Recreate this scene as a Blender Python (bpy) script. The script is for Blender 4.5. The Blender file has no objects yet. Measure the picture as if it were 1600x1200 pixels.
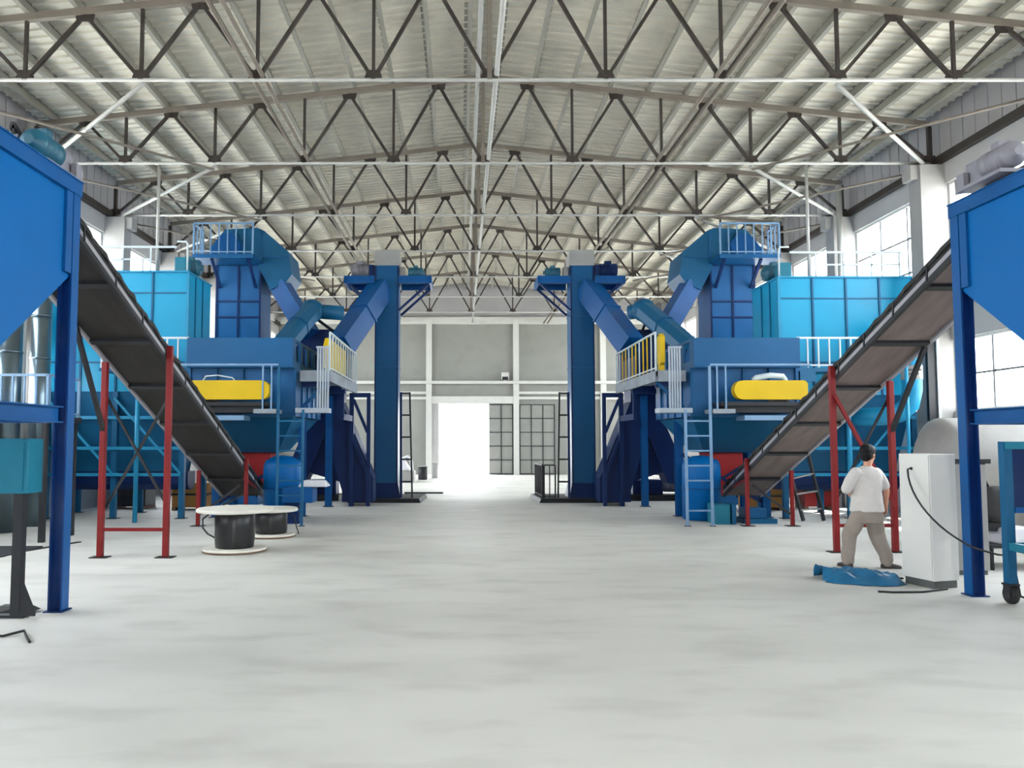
import bpy, bmesh, math, random
from mathutils import Vector, Matrix, noise

random.seed(7)
PI = math.pi
SC = bpy.context.scene
COL = SC.collection

# ------------------------------------------------------------------ camera
cam_data = bpy.data.cameras.new('camera')
cam = bpy.data.objects.new('camera', cam_data)
COL.objects.link(cam)
cam.location = (0.0, 0.0, 1.75)
cam.rotation_euler = (math.radians(93.5), 0.0, 0.0)
cam_data.sensor_width = 36.0
cam_data.lens = 27.0
cam_data.shift_x = 0.05
cam_data.shift_y = 0.0104
cam_data.clip_end = 400.0
SC.camera = cam

# ------------------------------------------------------------------ sky and exposure
world = bpy.data.worlds.new('sky')
SC.world = world
world.use_nodes = True
wn = world.node_tree.nodes
wn['Background'].inputs[0].default_value = (0.93, 0.965, 1.0, 1.0)
wn['Background'].inputs[1].default_value = 1.0
SC.view_settings.view_transform = 'Standard'
SC.view_settings.look = 'None'
SC.view_settings.exposure = 4.08
SC.view_settings.gamma = 1.0
SC.view_settings.use_curve_mapping = False


sun_data = bpy.data.lights.new('sun', 'SUN')
sun_data.energy = 1.7
sun_data.angle = math.radians(3)
sun_data.color = (1.0, 0.96, 0.9)
sun = bpy.data.objects.new('sun', sun_data)
sun.rotation_euler = (math.radians(-8), math.radians(17), 0)   # high sun, slightly from the right-hand wall
COL.objects.link(sun)


def portal(name, loc, rot, sx, sy):
    """A sampling portal in an opening: gives no light of its own, only guides the sky light through."""
    l = bpy.data.lights.new(name, 'AREA')
    l.shape = 'RECTANGLE'
    l.size, l.size_y = sx, sy
    l.cycles.is_portal = True
    o = bpy.data.objects.new(name, l)
    o.location, o.rotation_euler = loc, rot
    COL.objects.link(o)


# ------------------------------------------------------------------ dimensions
XC, HALF = 0.5, 10.1          # ridge line, half span of the trusses
WL, WR = -9.8, 10.8           # inner faces of the long walls
ZB, ZE, ZR = 8.03, 8.92, 10.02  # truss bottom chord, top chord at the eaves, top chord at the ridge
Y0, Y1 = -9.0, 41.0           # hall ends
TRUSS_Y = [13, 17, 21, 25, 29, 33, 37]
C = 0.7                       # axis between the two mirrored machine lines
SIDE = {-1: 'on the cable drum side', 1: "on the person's side"}


def lin(c):
    return tuple((v / 255 / 12.92) if v / 255 <= 0.04045 else ((v / 255 + 0.055) / 1.055) ** 2.4 for v in c)


# ------------------------------------------------------------------ materials
def mat(name, rgb, rough=0.5, metal=0.0, var=0.12, scale=3.0, bump=0.0, bscale=40.0, spec=0.5, stretch=None, dirt=None, dirt_amt=0.0):
    m = bpy.data.materials.new(name)
    m.use_nodes = True
    nt = m.node_tree
    b = nt.nodes['Principled BSDF']
    col = lin(rgb)
    tc = nt.nodes.new('ShaderNodeTexCoord')
    mp = nt.nodes.new('ShaderNodeMapping')
    if stretch:
        mp.inputs['Scale'].default_value = stretch
    nt.links.new(tc.outputs['Object'], mp.inputs[0])
    n = nt.nodes.new('ShaderNodeTexNoise')
    n.inputs['Scale'].default_value = scale
    n.inputs['Detail'].default_value = 5.0
    nt.links.new(mp.outputs[0], n.inputs['Vector'])
    cr = nt.nodes.new('ShaderNodeValToRGB')
    cr.color_ramp.elements[0].position = 0.3
    cr.color_ramp.elements[1].position = 0.7
    cr.color_ramp.elements[0].color = (*[max(0, v * (1 - var)) for v in col], 1)
    cr.color_ramp.elements[1].color = (*[min(1, v * (1 + var)) for v in col], 1)
    nt.links.new(n.outputs['Fac'], cr.inputs[0])
    out = cr.outputs[0]
    if dirt:
        n3 = nt.nodes.new('ShaderNodeTexNoise')
        n3.inputs['Scale'].default_value = 1.7
        n3.inputs['Detail'].default_value = 8.0
        nt.links.new(mp.outputs[0], n3.inputs['Vector'])
        r3 = nt.nodes.new('ShaderNodeValToRGB')
        r3.color_ramp.elements[0].position = 0.5
        r3.color_ramp.elements[1].position = 0.75
        r3.color_ramp.elements[1].color = (dirt_amt,) * 3 + (1,)
        nt.links.new(n3.outputs['Fac'], r3.inputs[0])
        mx = nt.nodes.new('ShaderNodeMixRGB')
        mx.inputs[2].default_value = (*lin(dirt), 1)
        nt.links.new(r3.outputs[0], mx.inputs[0])
        nt.links.new(out, mx.inputs[1])
        out = mx.outputs[0]
    nt.links.new(out, b.inputs['Base Color'])
    b.inputs['Roughness'].default_value = rough
    b.inputs['Metallic'].default_value = metal
    b.inputs['Specular IOR Level'].default_value = spec
    if bump:
        n2 = nt.nodes.new('ShaderNodeTexNoise')
        n2.inputs['Scale'].default_value = bscale
        n2.inputs['Detail'].default_value = 4.0
        nt.links.new(mp.outputs[0], n2.inputs['Vector'])
        bp = nt.nodes.new('ShaderNodeBump')
        bp.inputs['Strength'].default_value = bump
        bp.inputs['Distance'].default_value = 0.02
        nt.links.new(n2.outputs['Fac'], bp.inputs['Height'])
        nt.links.new(bp.outputs[0], b.inputs['Normal'])
    return m


M = {}
M['concrete'] = mat('concrete_floor', (208, 206, 201), 0.62, var=0.09, scale=0.55, bump=0.15, bscale=9, spec=0.3, dirt=(150, 148, 142), dirt_amt=0.35, stretch=(0.6, 1.3, 1))
M['outside'] = mat('outside_ground', (200, 198, 192), 0.9)
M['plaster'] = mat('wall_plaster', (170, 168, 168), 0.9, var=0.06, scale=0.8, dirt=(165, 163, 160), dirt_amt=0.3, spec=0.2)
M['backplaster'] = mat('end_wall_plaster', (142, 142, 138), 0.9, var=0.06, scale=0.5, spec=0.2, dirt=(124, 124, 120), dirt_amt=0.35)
M['siding'] = mat('metal_siding', (160, 158, 160), 0.6, var=0.08, scale=0.6)
M['column'] = mat('column_concrete', (152, 150, 149), 0.85, var=0.06, scale=1.2, spec=0.2)
M['trim'] = mat('white_trim', (196, 196, 192), 0.7, var=0.04, spec=0.2)
M['roof'] = mat('roof_sheet', (220, 216, 204), 0.6, var=0.1, scale=0.35, dirt=(176, 168, 156), dirt_amt=0.4, spec=0.25)
M['purlin'] = mat('purlin_steel', (140, 138, 130), 0.55, var=0.08, scale=1.0, spec=0.25)
M['truss'] = mat('truss_steel', (62, 56, 53), 0.55, var=0.15, scale=2, spec=0.25)
M['chord'] = mat('chord_steel', (122, 114, 106), 0.5, var=0.1, spec=0.25)
M['pale'] = mat('pale_pipe', (172, 172, 170), 0.4, var=0.05, spec=0.3)
M['mullion'] = mat('window_mullion', (92, 92, 95), 0.5)
M['cobalt'] = mat('cobalt_paint', (3, 92, 158), 0.38, var=0.06, scale=0.7, spec=0.15)
M['royal'] = mat('royal_blue_paint', (10, 78, 138), 0.38, var=0.1, scale=1.5, spec=0.22)
M['wornshade'] = mat('worn_shaded_blue_paint', (10, 48, 108), 0.42, var=0.15, scale=2.2, dirt=(64, 76, 104), dirt_amt=0.45, spec=0.25)  # worn blue for the posts, base darkened to carry their shaded side
M['steelblue'] = mat('steel_blue_paint', (20, 82, 130), 0.42, var=0.08, scale=0.8, spec=0.22)
M['navy'] = mat('navy_paint', (14, 40, 88), 0.45, var=0.12, scale=1.2, spec=0.22)
M['panelblue'] = mat('dull_blue_panel', (26, 88, 140), 0.4, var=0.18, scale=1.1, spec=0.25)
M['tealblue'] = mat('teal_blue_paint', (20, 88, 128), 0.45, var=0.1, scale=1.0, spec=0.25)
M['cyan'] = mat('cyan_paint', (8, 148, 192), 0.35, var=0.07, scale=0.8, spec=0.25)
M['cyanframe'] = mat('cyan_frame_paint', (36, 136, 178), 0.4, var=0.08, spec=0.25)
M['teal'] = mat('teal_paint', (28, 112, 136), 0.45, var=0.1, scale=2, spec=0.25)
M['ltsteel'] = mat('light_blue_steel', (112, 146, 180), 0.4, var=0.08)
M['railgrey'] = mat('grey_rail_paint', (150, 160, 172), 0.4, var=0.06)
M['railpale'] = mat('pale_rail_paint', (190, 202, 208), 0.4, var=0.05)
M['plank'] = mat('grey_plank', (138, 146, 156), 0.7, var=0.12, scale=4, dirt=(90, 86, 80), dirt_amt=0.5)
M['red'] = mat('red_oxide_paint', (122, 22, 24), 0.5, var=0.12, scale=2.5, spec=0.3)
M['brightred'] = mat('bright_red_paint', (150, 22, 26), 0.45, var=0.1, spec=0.3)
M['yellow'] = mat('yellow_paint', (206, 172, 24), 0.42, var=0.06, scale=1.5, spec=0.2)
M['black'] = mat('black_rubber', (34, 33, 34), 0.7, var=0.2, scale=5, bump=0.3, bscale=12)
M['darksteel'] = mat('dark_steel', (40, 41, 45), 0.5, var=0.15, spec=0.3)
M['pan'] = mat('grey_brown_pan', (118, 106, 102), 0.7, var=0.2, scale=2.0, stretch=(3, 0.5, 1), spec=0.25)  # grey-brown pan, paler than the black one of the other line
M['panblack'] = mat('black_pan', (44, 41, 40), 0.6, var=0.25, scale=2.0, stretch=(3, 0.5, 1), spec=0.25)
M['channel'] = mat('channel_steel', (150, 148, 154), 0.45, var=0.1)
M['grey'] = mat('grey_metal', (150, 148, 146), 0.5, var=0.08)
M['galv'] = mat('galvanised_sheet', (112, 128, 138), 0.28, metal=0.85, var=0.1, scale=2)
M['headgrey'] = mat('dull_grey_cover', (150, 150, 150), 0.55, var=0.1)
M['motorgrey'] = mat('motor_grey', (128, 126, 136), 0.5, var=0.12)
M['motorteal'] = mat('motor_teal', (28, 92, 116), 0.45, var=0.12)
M['cabinet'] = mat('cabinet_white', (214, 212, 208), 0.5, var=0.04, scale=1.2)
M['plinth'] = mat('plinth_grey', (84, 88, 86), 0.7, var=0.1)
M['board'] = mat('white_board', (222, 218, 208), 0.75, var=0.05)
M['edge'] = mat('board_edge', (120, 92, 74), 0.8, var=0.15)
M['drum'] = mat('wound_cable', (24, 25, 27), 0.34, var=0.35, scale=3, stretch=(2.5, 2.5, 0.15))  # upright streaks in the colour stand for sheen on the winding
M['orange'] = mat('orange_brown', (168, 118, 52), 0.6, var=0.2)
M['wrap'] = mat('white_wrap', (214, 214, 220), 0.45, var=0.08)
M['tarp'] = mat('blue_tarp', (26, 104, 148), 0.36, var=0.22, scale=3.5, spec=0.5)
M['skin'] = mat('skin', (206, 150, 122), 0.55, var=0.05, scale=12)
M['hair'] = mat('black_hair', (18, 17, 20), 0.5, var=0.25, scale=40, bump=0.5, bscale=80, spec=0.2)
M['shirt'] = mat('white_cotton', (206, 200, 196), 0.85, var=0.04, scale=6)
M['trouser'] = mat('khaki_cotton', (150, 138, 130), 0.9, var=0.07, scale=6)
M['shoe'] = mat('dark_shoe', (62, 54, 54), 0.6, var=0.15)
M['lips'] = mat('lips', (170, 96, 88), 0.5)
M['eyewhite'] = mat('eye_white', (225, 222, 218), 0.3)

gl = bpy.data.materials.new('window_glass')
gl.use_nodes = True
_nt = gl.node_tree
_nt.nodes.remove(_nt.nodes['Principled BSDF'])
_tr = _nt.nodes.new('ShaderNodeBsdfTransparent')
_tr.inputs[0].default_value = (0.96, 0.98, 0.98, 1)
_gs = _nt.nodes.new('ShaderNodeBsdfGlossy')
_gs.inputs['Roughness'].default_value = 0.05
_mx = _nt.nodes.new('ShaderNodeMixShader')
_mx.inputs[0].default_value = 0.06
_nt.links.new(_tr.outputs[0], _mx.inputs[1])
_nt.links.new(_gs.outputs[0], _mx.inputs[2])
_nt.links.new(_mx.outputs[0], _nt.nodes['Material Output'].inputs[0])
M['glass'] = gl


# ------------------------------------------------------------------ mesh helpers
class MB:
    """Collects shapes; points are (u, y, z) with u measured from the machine axis when s is given, else world (x, y, z)."""

    def __init__(self, s=None):
        self.v, self.f, self.sm, self.s = [], [], [], s

    def pt(self, p):
        return (C + self.s * p[0], p[1], p[2]) if self.s else (p[0], p[1], p[2])

    def add(self, pts, faces, smooth=False):
        k = len(self.v)
        self.v += [self.pt(p) for p in pts]
        self.f += [[k + i for i in f] for f in faces]
        self.sm += [smooth if not isinstance(smooth, list) else smooth[i] for i in range(len(faces))]
        return self

    def box(self, x0, x1, y0, y1, z0, z1):
        return self.hexa([(x0, y0), (x1, y0), (x1, y1), (x0, y1)], z0, [(x0, y0), (x1, y0), (x1, y1), (x0, y1)], z1)

    def hexa(self, a, z0, b, z1):
        n = len(a)
        pts = [(x, y, z0) for x, y in a] + [(x, y, z1) for x, y in b]
        return self.add(pts, [list(range(n))[::-1], list(range(n, 2 * n))] + [[i, (i + 1) % n, n + (i + 1) % n, n + i] for i in range(n)])

    def prism(self, poly, vec):
        n = len(poly)
        pts = [tuple(p) for p in poly] + [(p[0] + vec[0], p[1] + vec[1], p[2] + vec[2]) for p in poly]
        return self.add(pts, [list(range(n))[::-1], list(range(n, 2 * n))] + [[i, (i + 1) % n, n + (i + 1) % n, n + i] for i in range(n)])

    def sweep(self, p, q, sec, up=(0, 0, 1), sec2=None, smooth=False):
        p, q = Vector(p), Vector(q)
        d = (q - p).normalized()
        upv = Vector(up)
        if abs(d.dot(upv)) > 0.98:
            upv = Vector((0, 1, 0)) if abs(d.y) < 0.9 else Vector((1, 0, 0))
        a = d.cross(upv).normalized()
        b = a.cross(d)
        n = len(sec)
        pts = [tuple(p + a * x + b * y) for x, y in sec] + [tuple(q + a * x + b * y) for x, y in (sec2 or sec)]
        fs = [list(range(n))[::-1], list(range(n, 2 * n))] + [[i, (i + 1) % n, n + (i + 1) % n, n + i] for i in range(n)]
        return self.add(pts, fs, [False, False] + [smooth] * n)

    def bar(self, p, q, w, h=None, up=(0, 0, 1)):
        h = w if h is None else h
        return self.sweep(p, q, [(-w / 2, -h / 2), (w / 2, -h / 2), (w / 2, h / 2), (-w / 2, h / 2)], up)

    def ibeam(self, p, q, w, h, t=0.016, up=(0, 0, 1)):
        a, b = w / 2, h / 2
        s = [(-a, -b), (a, -b), (a, -b + t), (t / 2, -b + t), (t / 2, b - t), (a, b - t), (a, b), (-a, b), (-a, b - t), (-t / 2, b - t), (-t / 2, -b + t), (-a, -b + t)]
        return self.sweep(p, q, s, up)

    def tube(self, p, q, r, n=10, r2=None):
        ring = [(math.cos(2 * PI * i / n), math.sin(2 * PI * i / n)) for i in range(n)]
        r2 = r if r2 is None else r2
        return self.sweep(p, q, [(x * r, y * r) for x, y in ring], sec2=[(x * r2, y * r2) for x, y in ring], smooth=True)

    def path(self, pts, r, n=8, smooth=True):
        pts = [Vector(p) for p in pts]
        rs = r if isinstance(r, list) else [r] * len(pts)
        rings, ref = [], None
        for i, p in enumerate(pts):
            d = (pts[min(i + 1, len(pts) - 1)] - pts[max(i - 1, 0)]).normalized()
            if ref is None:
                ref = Vector((0, 0, 1)) if abs(d.z) < 0.9 else Vector((1, 0, 0))
            a = d.cross(ref).normalized()
            ref = a.cross(d).normalized()
            rings.append([tuple(p + (a * math.cos(2 * PI * k / n) + ref * math.sin(2 * PI * k / n)) * rs[i]) for k in range(n)])
        return self.loft(rings, smooth)

    def loft(self, rings, smooth=True, caps=True):
        n = len(rings[0])
        pts = [p for r in rings for p in r]
        fs = []
        for i in range(len(rings) - 1):
            for k in range(n):
                fs.append([i * n + k, i * n + (k + 1) % n, (i + 1) * n + (k + 1) % n, (i + 1) * n + k])
        sm = [smooth] * len(fs)
        if caps:
            fs += [list(range(n))[::-1], list(range(len(pts) - n, len(pts)))]
            sm += [False, False]
        return self.add(pts, fs, sm)

    def lathe(self, c, prof, n=32, axis='z'):
        rings = []
        for r, h in prof:
            ring = []
            for k in range(n):
                a, b = r * math.cos(2 * PI * k / n), r * math.sin(2 * PI * k / n)
                ring.append({'z': (c[0] + a, c[1] + b, c[2] + h), 'y': (c[0] + a, c[1] + h, c[2] + b), 'x': (c[0] + h, c[1] + a, c[2] + b)}[axis])
            rings.append(ring)
        return self.loft(rings, True)

    def ball(self, c, r, n=14):
        rx, ry, rz = r if isinstance(r, tuple) else (r, r, r)
        rings = []
        for i in range(1, n):
            t = -PI / 2 + PI * i / n
            rings.append([(c[0] + rx * math.cos(t) * math.cos(2 * PI * k / n), c[1] + ry * math.cos(t) * math.sin(2 * PI * k / n), c[2] + rz * math.sin(t)) for k in range(n)])
        return self.loft(rings, True)

    def mesh(self, name, loc=(0, 0, 0), bevel=0.0):
        me = bpy.data.meshes.new(name)
        me.from_pydata([(x - loc[0], y - loc[1], z - loc[2]) for x, y, z in self.v], [], self.f)
        for p, s in zip(me.polygons, self.sm):
            p.use_smooth = s
        bm = bmesh.new()
        bm.from_mesh(me)
        bmesh.ops.recalc_face_normals(bm, faces=bm.faces)
        if bevel:
            bmesh.ops.bevel(bm, geom=[e for e in bm.edges if e.is_manifold and e.calc_face_angle(0) > 0.6], offset=bevel, segments=2, affect='EDGES', profile=0.5)
        bm.to_mesh(me)
        bm.free()
        return me


def props(o, label=None, cat=None, group=None, kind=None):
    for k, v in (('label', label), ('category', cat), ('group', group), ('kind', kind)):
        if v:
            o[k] = v
    return o


class Thing:
    def __init__(self, name, label, cat, loc, group=None, kind=None):
        self.loc = tuple(loc)
        self.root = bpy.data.objects.new(name, None)
        self.root.empty_display_size = 0.2
        self.root.location = loc
        COL.objects.link(self.root)
        props(self.root, label, cat, group, kind)

    def part(self, name, mb, m, parent=None, label=None, bevel=0.0):
        o = bpy.data.objects.new(name, mb.mesh(name, self.loc, bevel))
        o.data.materials.append(M[m] if isinstance(m, str) else m)
        COL.objects.link(o)
        o.parent = parent or self.root
        if label:
            o['label'] = label
        return o


def single(name, mb, m, loc, label=None, cat=None, group=None, kind=None, bevel=0.0):
    o = bpy.data.objects.new(name, mb.mesh(name, loc, bevel))
    o.location = loc
    o.data.materials.append(M[m] if isinstance(m, str) else m)
    COL.objects.link(o)
    return props(o, label, cat, group, kind)


def struct(name, mb, m, loc=(0, 0, 0)):
    return single(name, mb, m, loc, kind='structure')


def copy_tree(o, parent=None):
    c = o.copy()
    COL.objects.link(c)
    c.parent = parent
    for ch in [x for x in o.children]:
        copy_tree(ch, c)
    return c


ORD = ['first', 'second', 'third', 'fourth', 'fifth', 'sixth', 'seventh', 'eighth', 'ninth', 'tenth', 'eleventh', 'twelfth', 'thirteenth', 'fourteenth']


def roof_z(x):
    return ZR - (ZR - ZE) * abs(x - XC) / HALF


# ------------------------------------------------------------------ floor, ground, walls, roof
DX0, DX1, DZ = -1.17, 1.5, 3.78         # far door opening
fl = MB().box(WL - 0.3, WR + 0.3, Y0, Y1 + 0.3, -0.2, 0.0)
struct('floor', fl, 'concrete')
struct('ground', MB().box(-90, 90, -90, 120, -0.5, -0.21), 'outside')

COLS = [y for y in range(-7, 38, 4)]
for side, xw, sg in (('left', WL, -1), ('right', WR, 1)):
    w = MB()
    x0, x1 = sorted((xw, xw + sg * 0.25))
    w.box(x0, x1, Y0, Y1, 0, 2.41)
    w.box(x0, x1, Y0, Y1, 3.99, 5.0)
    w.box(x0, x1, Y0, Y1, 7.5, ZB + 0.1)
    piers = [(y - 0.2, y + 0.25) for y in COLS]
    piers = [(Y0, piers[0][1])] + piers[1:-1] + [(piers[-1][0], Y1)]
    piers[-1] = (36.8, 37.25)
    piers.append((40.6, Y1))
    for a, b in piers:
        w.box(x0, x1, a, b, 2.41, 3.99)
        w.box(x0, x1, a, b, 5.0, 7.5)
    struct('wall_' + side, w, 'plaster')
    # ribbed metal siding above the eaves beam
    sd = MB()
    y = Y0
    while y < Y1 - 0.01:
        sd.box(x0 + 0.02, x1 - 0.02, y, y + 0.36, ZB + 0.1, ZE + 0.5)
        y2 = y + 0.36
        sd.box(x0 - 0.0, x1 + 0.0, y2, y2 + 0.04, ZB + 0.1, ZE + 0.5)
        y += 0.4
    struct('wall_' + side + '_siding', sd, 'siding')
    # eaves beam
    eb = MB()
    xa = xw - sg * 0.14
    eb.box(min(xa, xw), max(xa, xw), Y0, Y1, ZB - 0.06, ZB + 0.1)
    struct('trim_%d' % (1 if sg < 0 else 2), eb, 'truss')

wi = 0
for sg, xw in ((-1, WL), (1, WR)):
    for a, b in [(y + 0.25, y + 3.8) for y in COLS[:-1]] + [(37.25, 40.6)]:
        for z0, z1 in ((2.41, 3.99), (5.0, 7.5)):
            wi += 1
            xm = xw + sg * 0.1
            t = Thing('window_%d' % wi, None, None, (xm, (a + b) / 2, z0), kind='structure')
            fr = MB()
            for yy in (a + 0.03, b - 0.03):
                fr.box(xm - 0.04, xm + 0.04, yy - 0.03, yy + 0.03, z0, z1)
            for zz in (z0 + 0.03, z1 - 0.03):
                fr.box(xm - 0.04, xm + 0.04, a + 0.06, b - 0.06, zz - 0.03, zz + 0.03)
            t.part('window_frame', fr, 'trim')
            mu = MB()
            for k in (1, 2):
                yy = a + (b - a) * k / 3
                mu.box(xm - 0.025, xm + 0.025, yy - 0.02, yy + 0.02, z0 + 0.06, z1 - 0.06)
            nz = 2 if z1 - z0 < 2 else 3
            for k in range(1, nz):
                zz = z0 + (z1 - z0) * k / nz
                mu.box(xm - 0.02, xm + 0.02, a + 0.06, b - 0.06, zz - 0.02, zz + 0.02)
            t.part('window_mullion', mu, 'mullion')
            t.part('window_pane', MB().box(xm - 0.004, xm + 0.004, a + 0.06, b - 0.06, z0 + 0.06, z1 - 0.06), 'glass')
            portal('window_portal', (xw + sg * 0.24, (a + b) / 2, (z0 + z1) / 2), (0, sg * PI / 2, 0), z1 - z0, b - a)

# concrete columns along the long walls
for sg, xw in ((-1, WL), (1, WR)):
    for y in COLS:
        cb = MB()
        xi = xw - sg * 0.55
        x0, x1 = sorted((xi, xw))
        cb.box(x0, x1, y - 0.2, y + 0.25, 0, ZB - 0.1)
        if sg > 0 or y > 20:   # corbel under the truss seat
            xk = xi - sg * 0.18
            a, b = sorted((xk, xi))
            cb.box(a, b, y - 0.14, y + 0.19, ZB - 0.42, ZB - 0.1)
        o = struct('wall_column', cb, 'column', (xi, y, 0))

# far end wall with the door opening
wb = MB()
wb.box(WL, DX0, Y1, Y1 + 0.25, 0, 8.3)
wb.box(DX1, WR, Y1, Y1 + 0.25, 0, 8.3)
wb.box(DX0, DX1, Y1, Y1 + 0.25, DZ, 8.3)
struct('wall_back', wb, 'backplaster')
gb = MB()
zr = lambda x: roof_z(x) + 0.36
gb.prism([(WL - 0.2, Y1 + 0.02, 8.3), (WR + 0.2, Y1 + 0.02, 8.3), (WR + 0.2, Y1 + 0.02, zr(WR + 0.2)), (XC, Y1 + 0.02, zr(XC)), (WL - 0.2, Y1 + 0.02, zr(WL - 0.2))], (0, 0.2, 0))
struct('wall_back_gable', gb, 'siding')
n = 3
for x in (-6.35, -1.7, 2.95, 7.6):
    struct('trim_%d' % n, MB().box(x - 0.15, x + 0.15, Y1 - 0.22, Y1, 0, 8.3), 'trim', (x, Y1, 0)); n += 1
struct('trim_%d' % n, MB().box(WL, WR, Y1 - 0.16, Y1, 8.05, 8.42), 'trim', (XC, Y1, 8.2)); n += 1
struct('trim_%d' % n, MB().box(WL + 0.6, WR - 0.6, Y1 - 0.34, Y1 - 0.22, 4.82, 4.97), 'trim', (XC, Y1, 4.9)); n += 1
struct('trim_%d' % n, MB().box(-1.55, 2.8, Y1 - 0.18, Y1, DZ, 4.16), 'trim', (0.6, Y1, 4)); n += 1
for a, b in ((WL + 0.6, -1.85), (3.1, WR - 0.6)):
    struct('trim_%d' % n, MB().box(a, b, Y1 - 0.12, Y1, 4.28, 4.42).box(a, b, Y1 - 0.12, Y1, 4.0, 4.14), 'trim', ((a + b) / 2, Y1, 4.2)); n += 1
struct('trim_%d' % n, MB().box(DX0 - 0.4, DX0, Y1 - 0.1, Y1, 0, DZ), 'plaster', (DX0, Y1, 0)); n += 1
# sliding gridded door leaves beside the opening
for k, (a, b) in enumerate(((1.52, 2.78), (3.12, 5.0))):
    t = Thing('door_%d' % (k + 1), None, None, ((a + b) / 2, Y1 - 0.1, 0.02), kind='structure')
    t.part('door_panel', MB().box(a, b, Y1 - 0.13, Y1 - 0.09, 0.03, DZ - 0.05), 'backplaster')
    g = MB()
    nx = 2 if k == 0 else 3
    for i in range(nx + 1):
        if k == 0 and i == 0:
            continue
        x = a + 0.02 + (b - a - 0.04) * i / nx
        g.box(x - 0.02, x + 0.02, Y1 - 0.17, Y1 - 0.13, 0.03, DZ - 0.05)
    for i in range(6):
        z = 0.05 + (DZ - 0.12) * i / 5
        g.box(a, b, Y1 - 0.165, Y1 - 0.13, z - 0.02, z + 0.02)
    t.part('door_frame', g, 'darksteel')
portal('door_portal', ((DX0 + DX1) / 2, Y1 + 0.24, DZ / 2), (PI / 2, 0, PI), DX1 - DX0, DZ)

# near end wall behind the camera with a gateway and a window band
FX0, FX1, FZ = -1.2, 2.2, 3.4
wf = MB()
wf.box(WL, FX0, Y0 - 0.25, Y0, 0, 8.3)
wf.box(FX1, WR, Y0 - 0.25, Y0, 0, 8.3)
wf.box(FX0, FX1, Y0 - 0.25, Y0, FZ, 8.3)
wf.prism([(WL - 0.2, Y0 - 0.22, 8.3), (WR + 0.2, Y0 - 0.22, 8.3), (WR + 0.2, Y0 - 0.22, zr(WR + 0.2)), (XC, Y0 - 0.22, zr(XC)), (WL - 0.2, Y0 - 0.22, zr(WL - 0.2))], (0, 0.2, 0))
struct('wall_front', wf, 'plaster')
portal('gate_portal', ((FX0 + FX1) / 2, Y0 - 0.24, FZ / 2), (PI / 2, 0, 0), FX1 - FX0, FZ)

# ribbed roof sheet, ribs running from ridge to eaves
rf = MB()
prof = []
y = Y0 - 0.3
while y < Y1 + 0.3:
    prof += [(y, 0.0), (y + 0.19, 0.0), (y + 0.2, -0.042), (y + 0.24, -0.042)]
    y += 0.25
prof.append((Y1 + 0.3, 0.0))
for sg in (-1, 1):
    xe = XC + sg * (HALF + 0.75)
    pts, n0 = [], len(prof)
    for x in (XC, xe):
        zz = roof_z(x) + 0.35
        pts += [(x, yy, zz + dz) for yy, dz in prof]
    for x in (XC, xe):
        zz = roof_z(x) + 0.4
        pts += [(x, yy, zz) for yy, dz in prof]
    fs = []
    for i in range(n0 - 1):
        fs.append([i, i + 1, n0 + i + 1, n0 + i])
        fs.append([2 * n0 + i, 2 * n0 + i + 1, 3 * n0 + i + 1, 3 * n0 + i])
        fs.append([n0 + i, n0 + i + 1, 3 * n0 + i + 1, 3 * n0 + i])
    rf.add(pts, fs)
struct('ceiling', rf, 'roof')

# ------------------------------------------------------------------ roof trusses
BAY = HALF / 5


def make_truss(y):
    t = Thing('roof_truss', 'label', 'roof truss', (XC, y, ZB), 'roof trusses')
    b = MB()
    b.tube((XC - HALF, y, ZB), (XC + HALF, y, ZB), 0.032, 10)
    t.part('bottom_chord', b, 'pale')
    for sg in (-1, 1):
        tc = MB()
        tc.bar((XC, y, ZR), (XC + sg * HALF, y, ZE), 0.1, 0.12)
        t.part('top_chord', tc, 'chord')
    def top(k):
        x = XC + k * BAY
        return (x, y, roof_z(x) - 0.05)
    def bot(k):
        return (XC + k * BAY, y, ZB)
    for k in range(-5, 6):
        w = 0.085 if abs(k) in (0, 5) else 0.055
        t.part('upright', MB().bar(bot(k), top(k), w), 'chord' if k == 0 else 'truss')
    for k in range(-5, 5):
        m = k + 0.5
        if k == -5:
            m = k + 0.55
        if k == 4:
            m = k + 0.45
        t.part('diagonal', MB().bar(bot(k), top(m), 0.06), 'truss')
        t.part('diagonal', MB().bar(top(m), bot(k + 1), 0.06), 'truss')
        p = top(m)
        t.part('gusset_plate', MB().hexa([(p[0] - 0.14, y - 0.015), (p[0] + 0.14, y - 0.015), (p[0] + 0.14, y + 0.015), (p[0] - 0.14, y + 0.015)][::1], p[2] - 0.12,
                                         [(p[0] - 0.17, y - 0.015), (p[0] + 0.17, y - 0.015), (p[0] + 0.17, y + 0.015), (p[0] - 0.17, y + 0.015)], p[2] + 0.02), 'truss')
    for k in range(-5, 6):
        p = bot(k)
        t.part('gusset_plate', MB().hexa([(p[0] - 0.17, y - 0.02), (p[0] + 0.17, y - 0.02), (p[0] + 0.17, y + 0.02), (p[0] - 0.17, y + 0.02)], p[2] - 0.02,
                                         [(p[0] - 0.11, y - 0.02), (p[0] + 0.11, y - 0.02), (p[0] + 0.11, y + 0.02), (p[0] - 0.11, y + 0.02)], p[2] + 0.17), 'truss')
    return t.root


tr0 = make_truss(TRUSS_Y[0])
for i, y in enumerate(TRUSS_Y):
    o = tr0 if i == 0 else copy_tree(tr0)
    o.location = (XC, y, ZB)
    o['label'] = 'steel roof truss with zigzag web, %s from the far end wall' % ORD[len(TRUSS_Y) - 1 - i]

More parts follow.
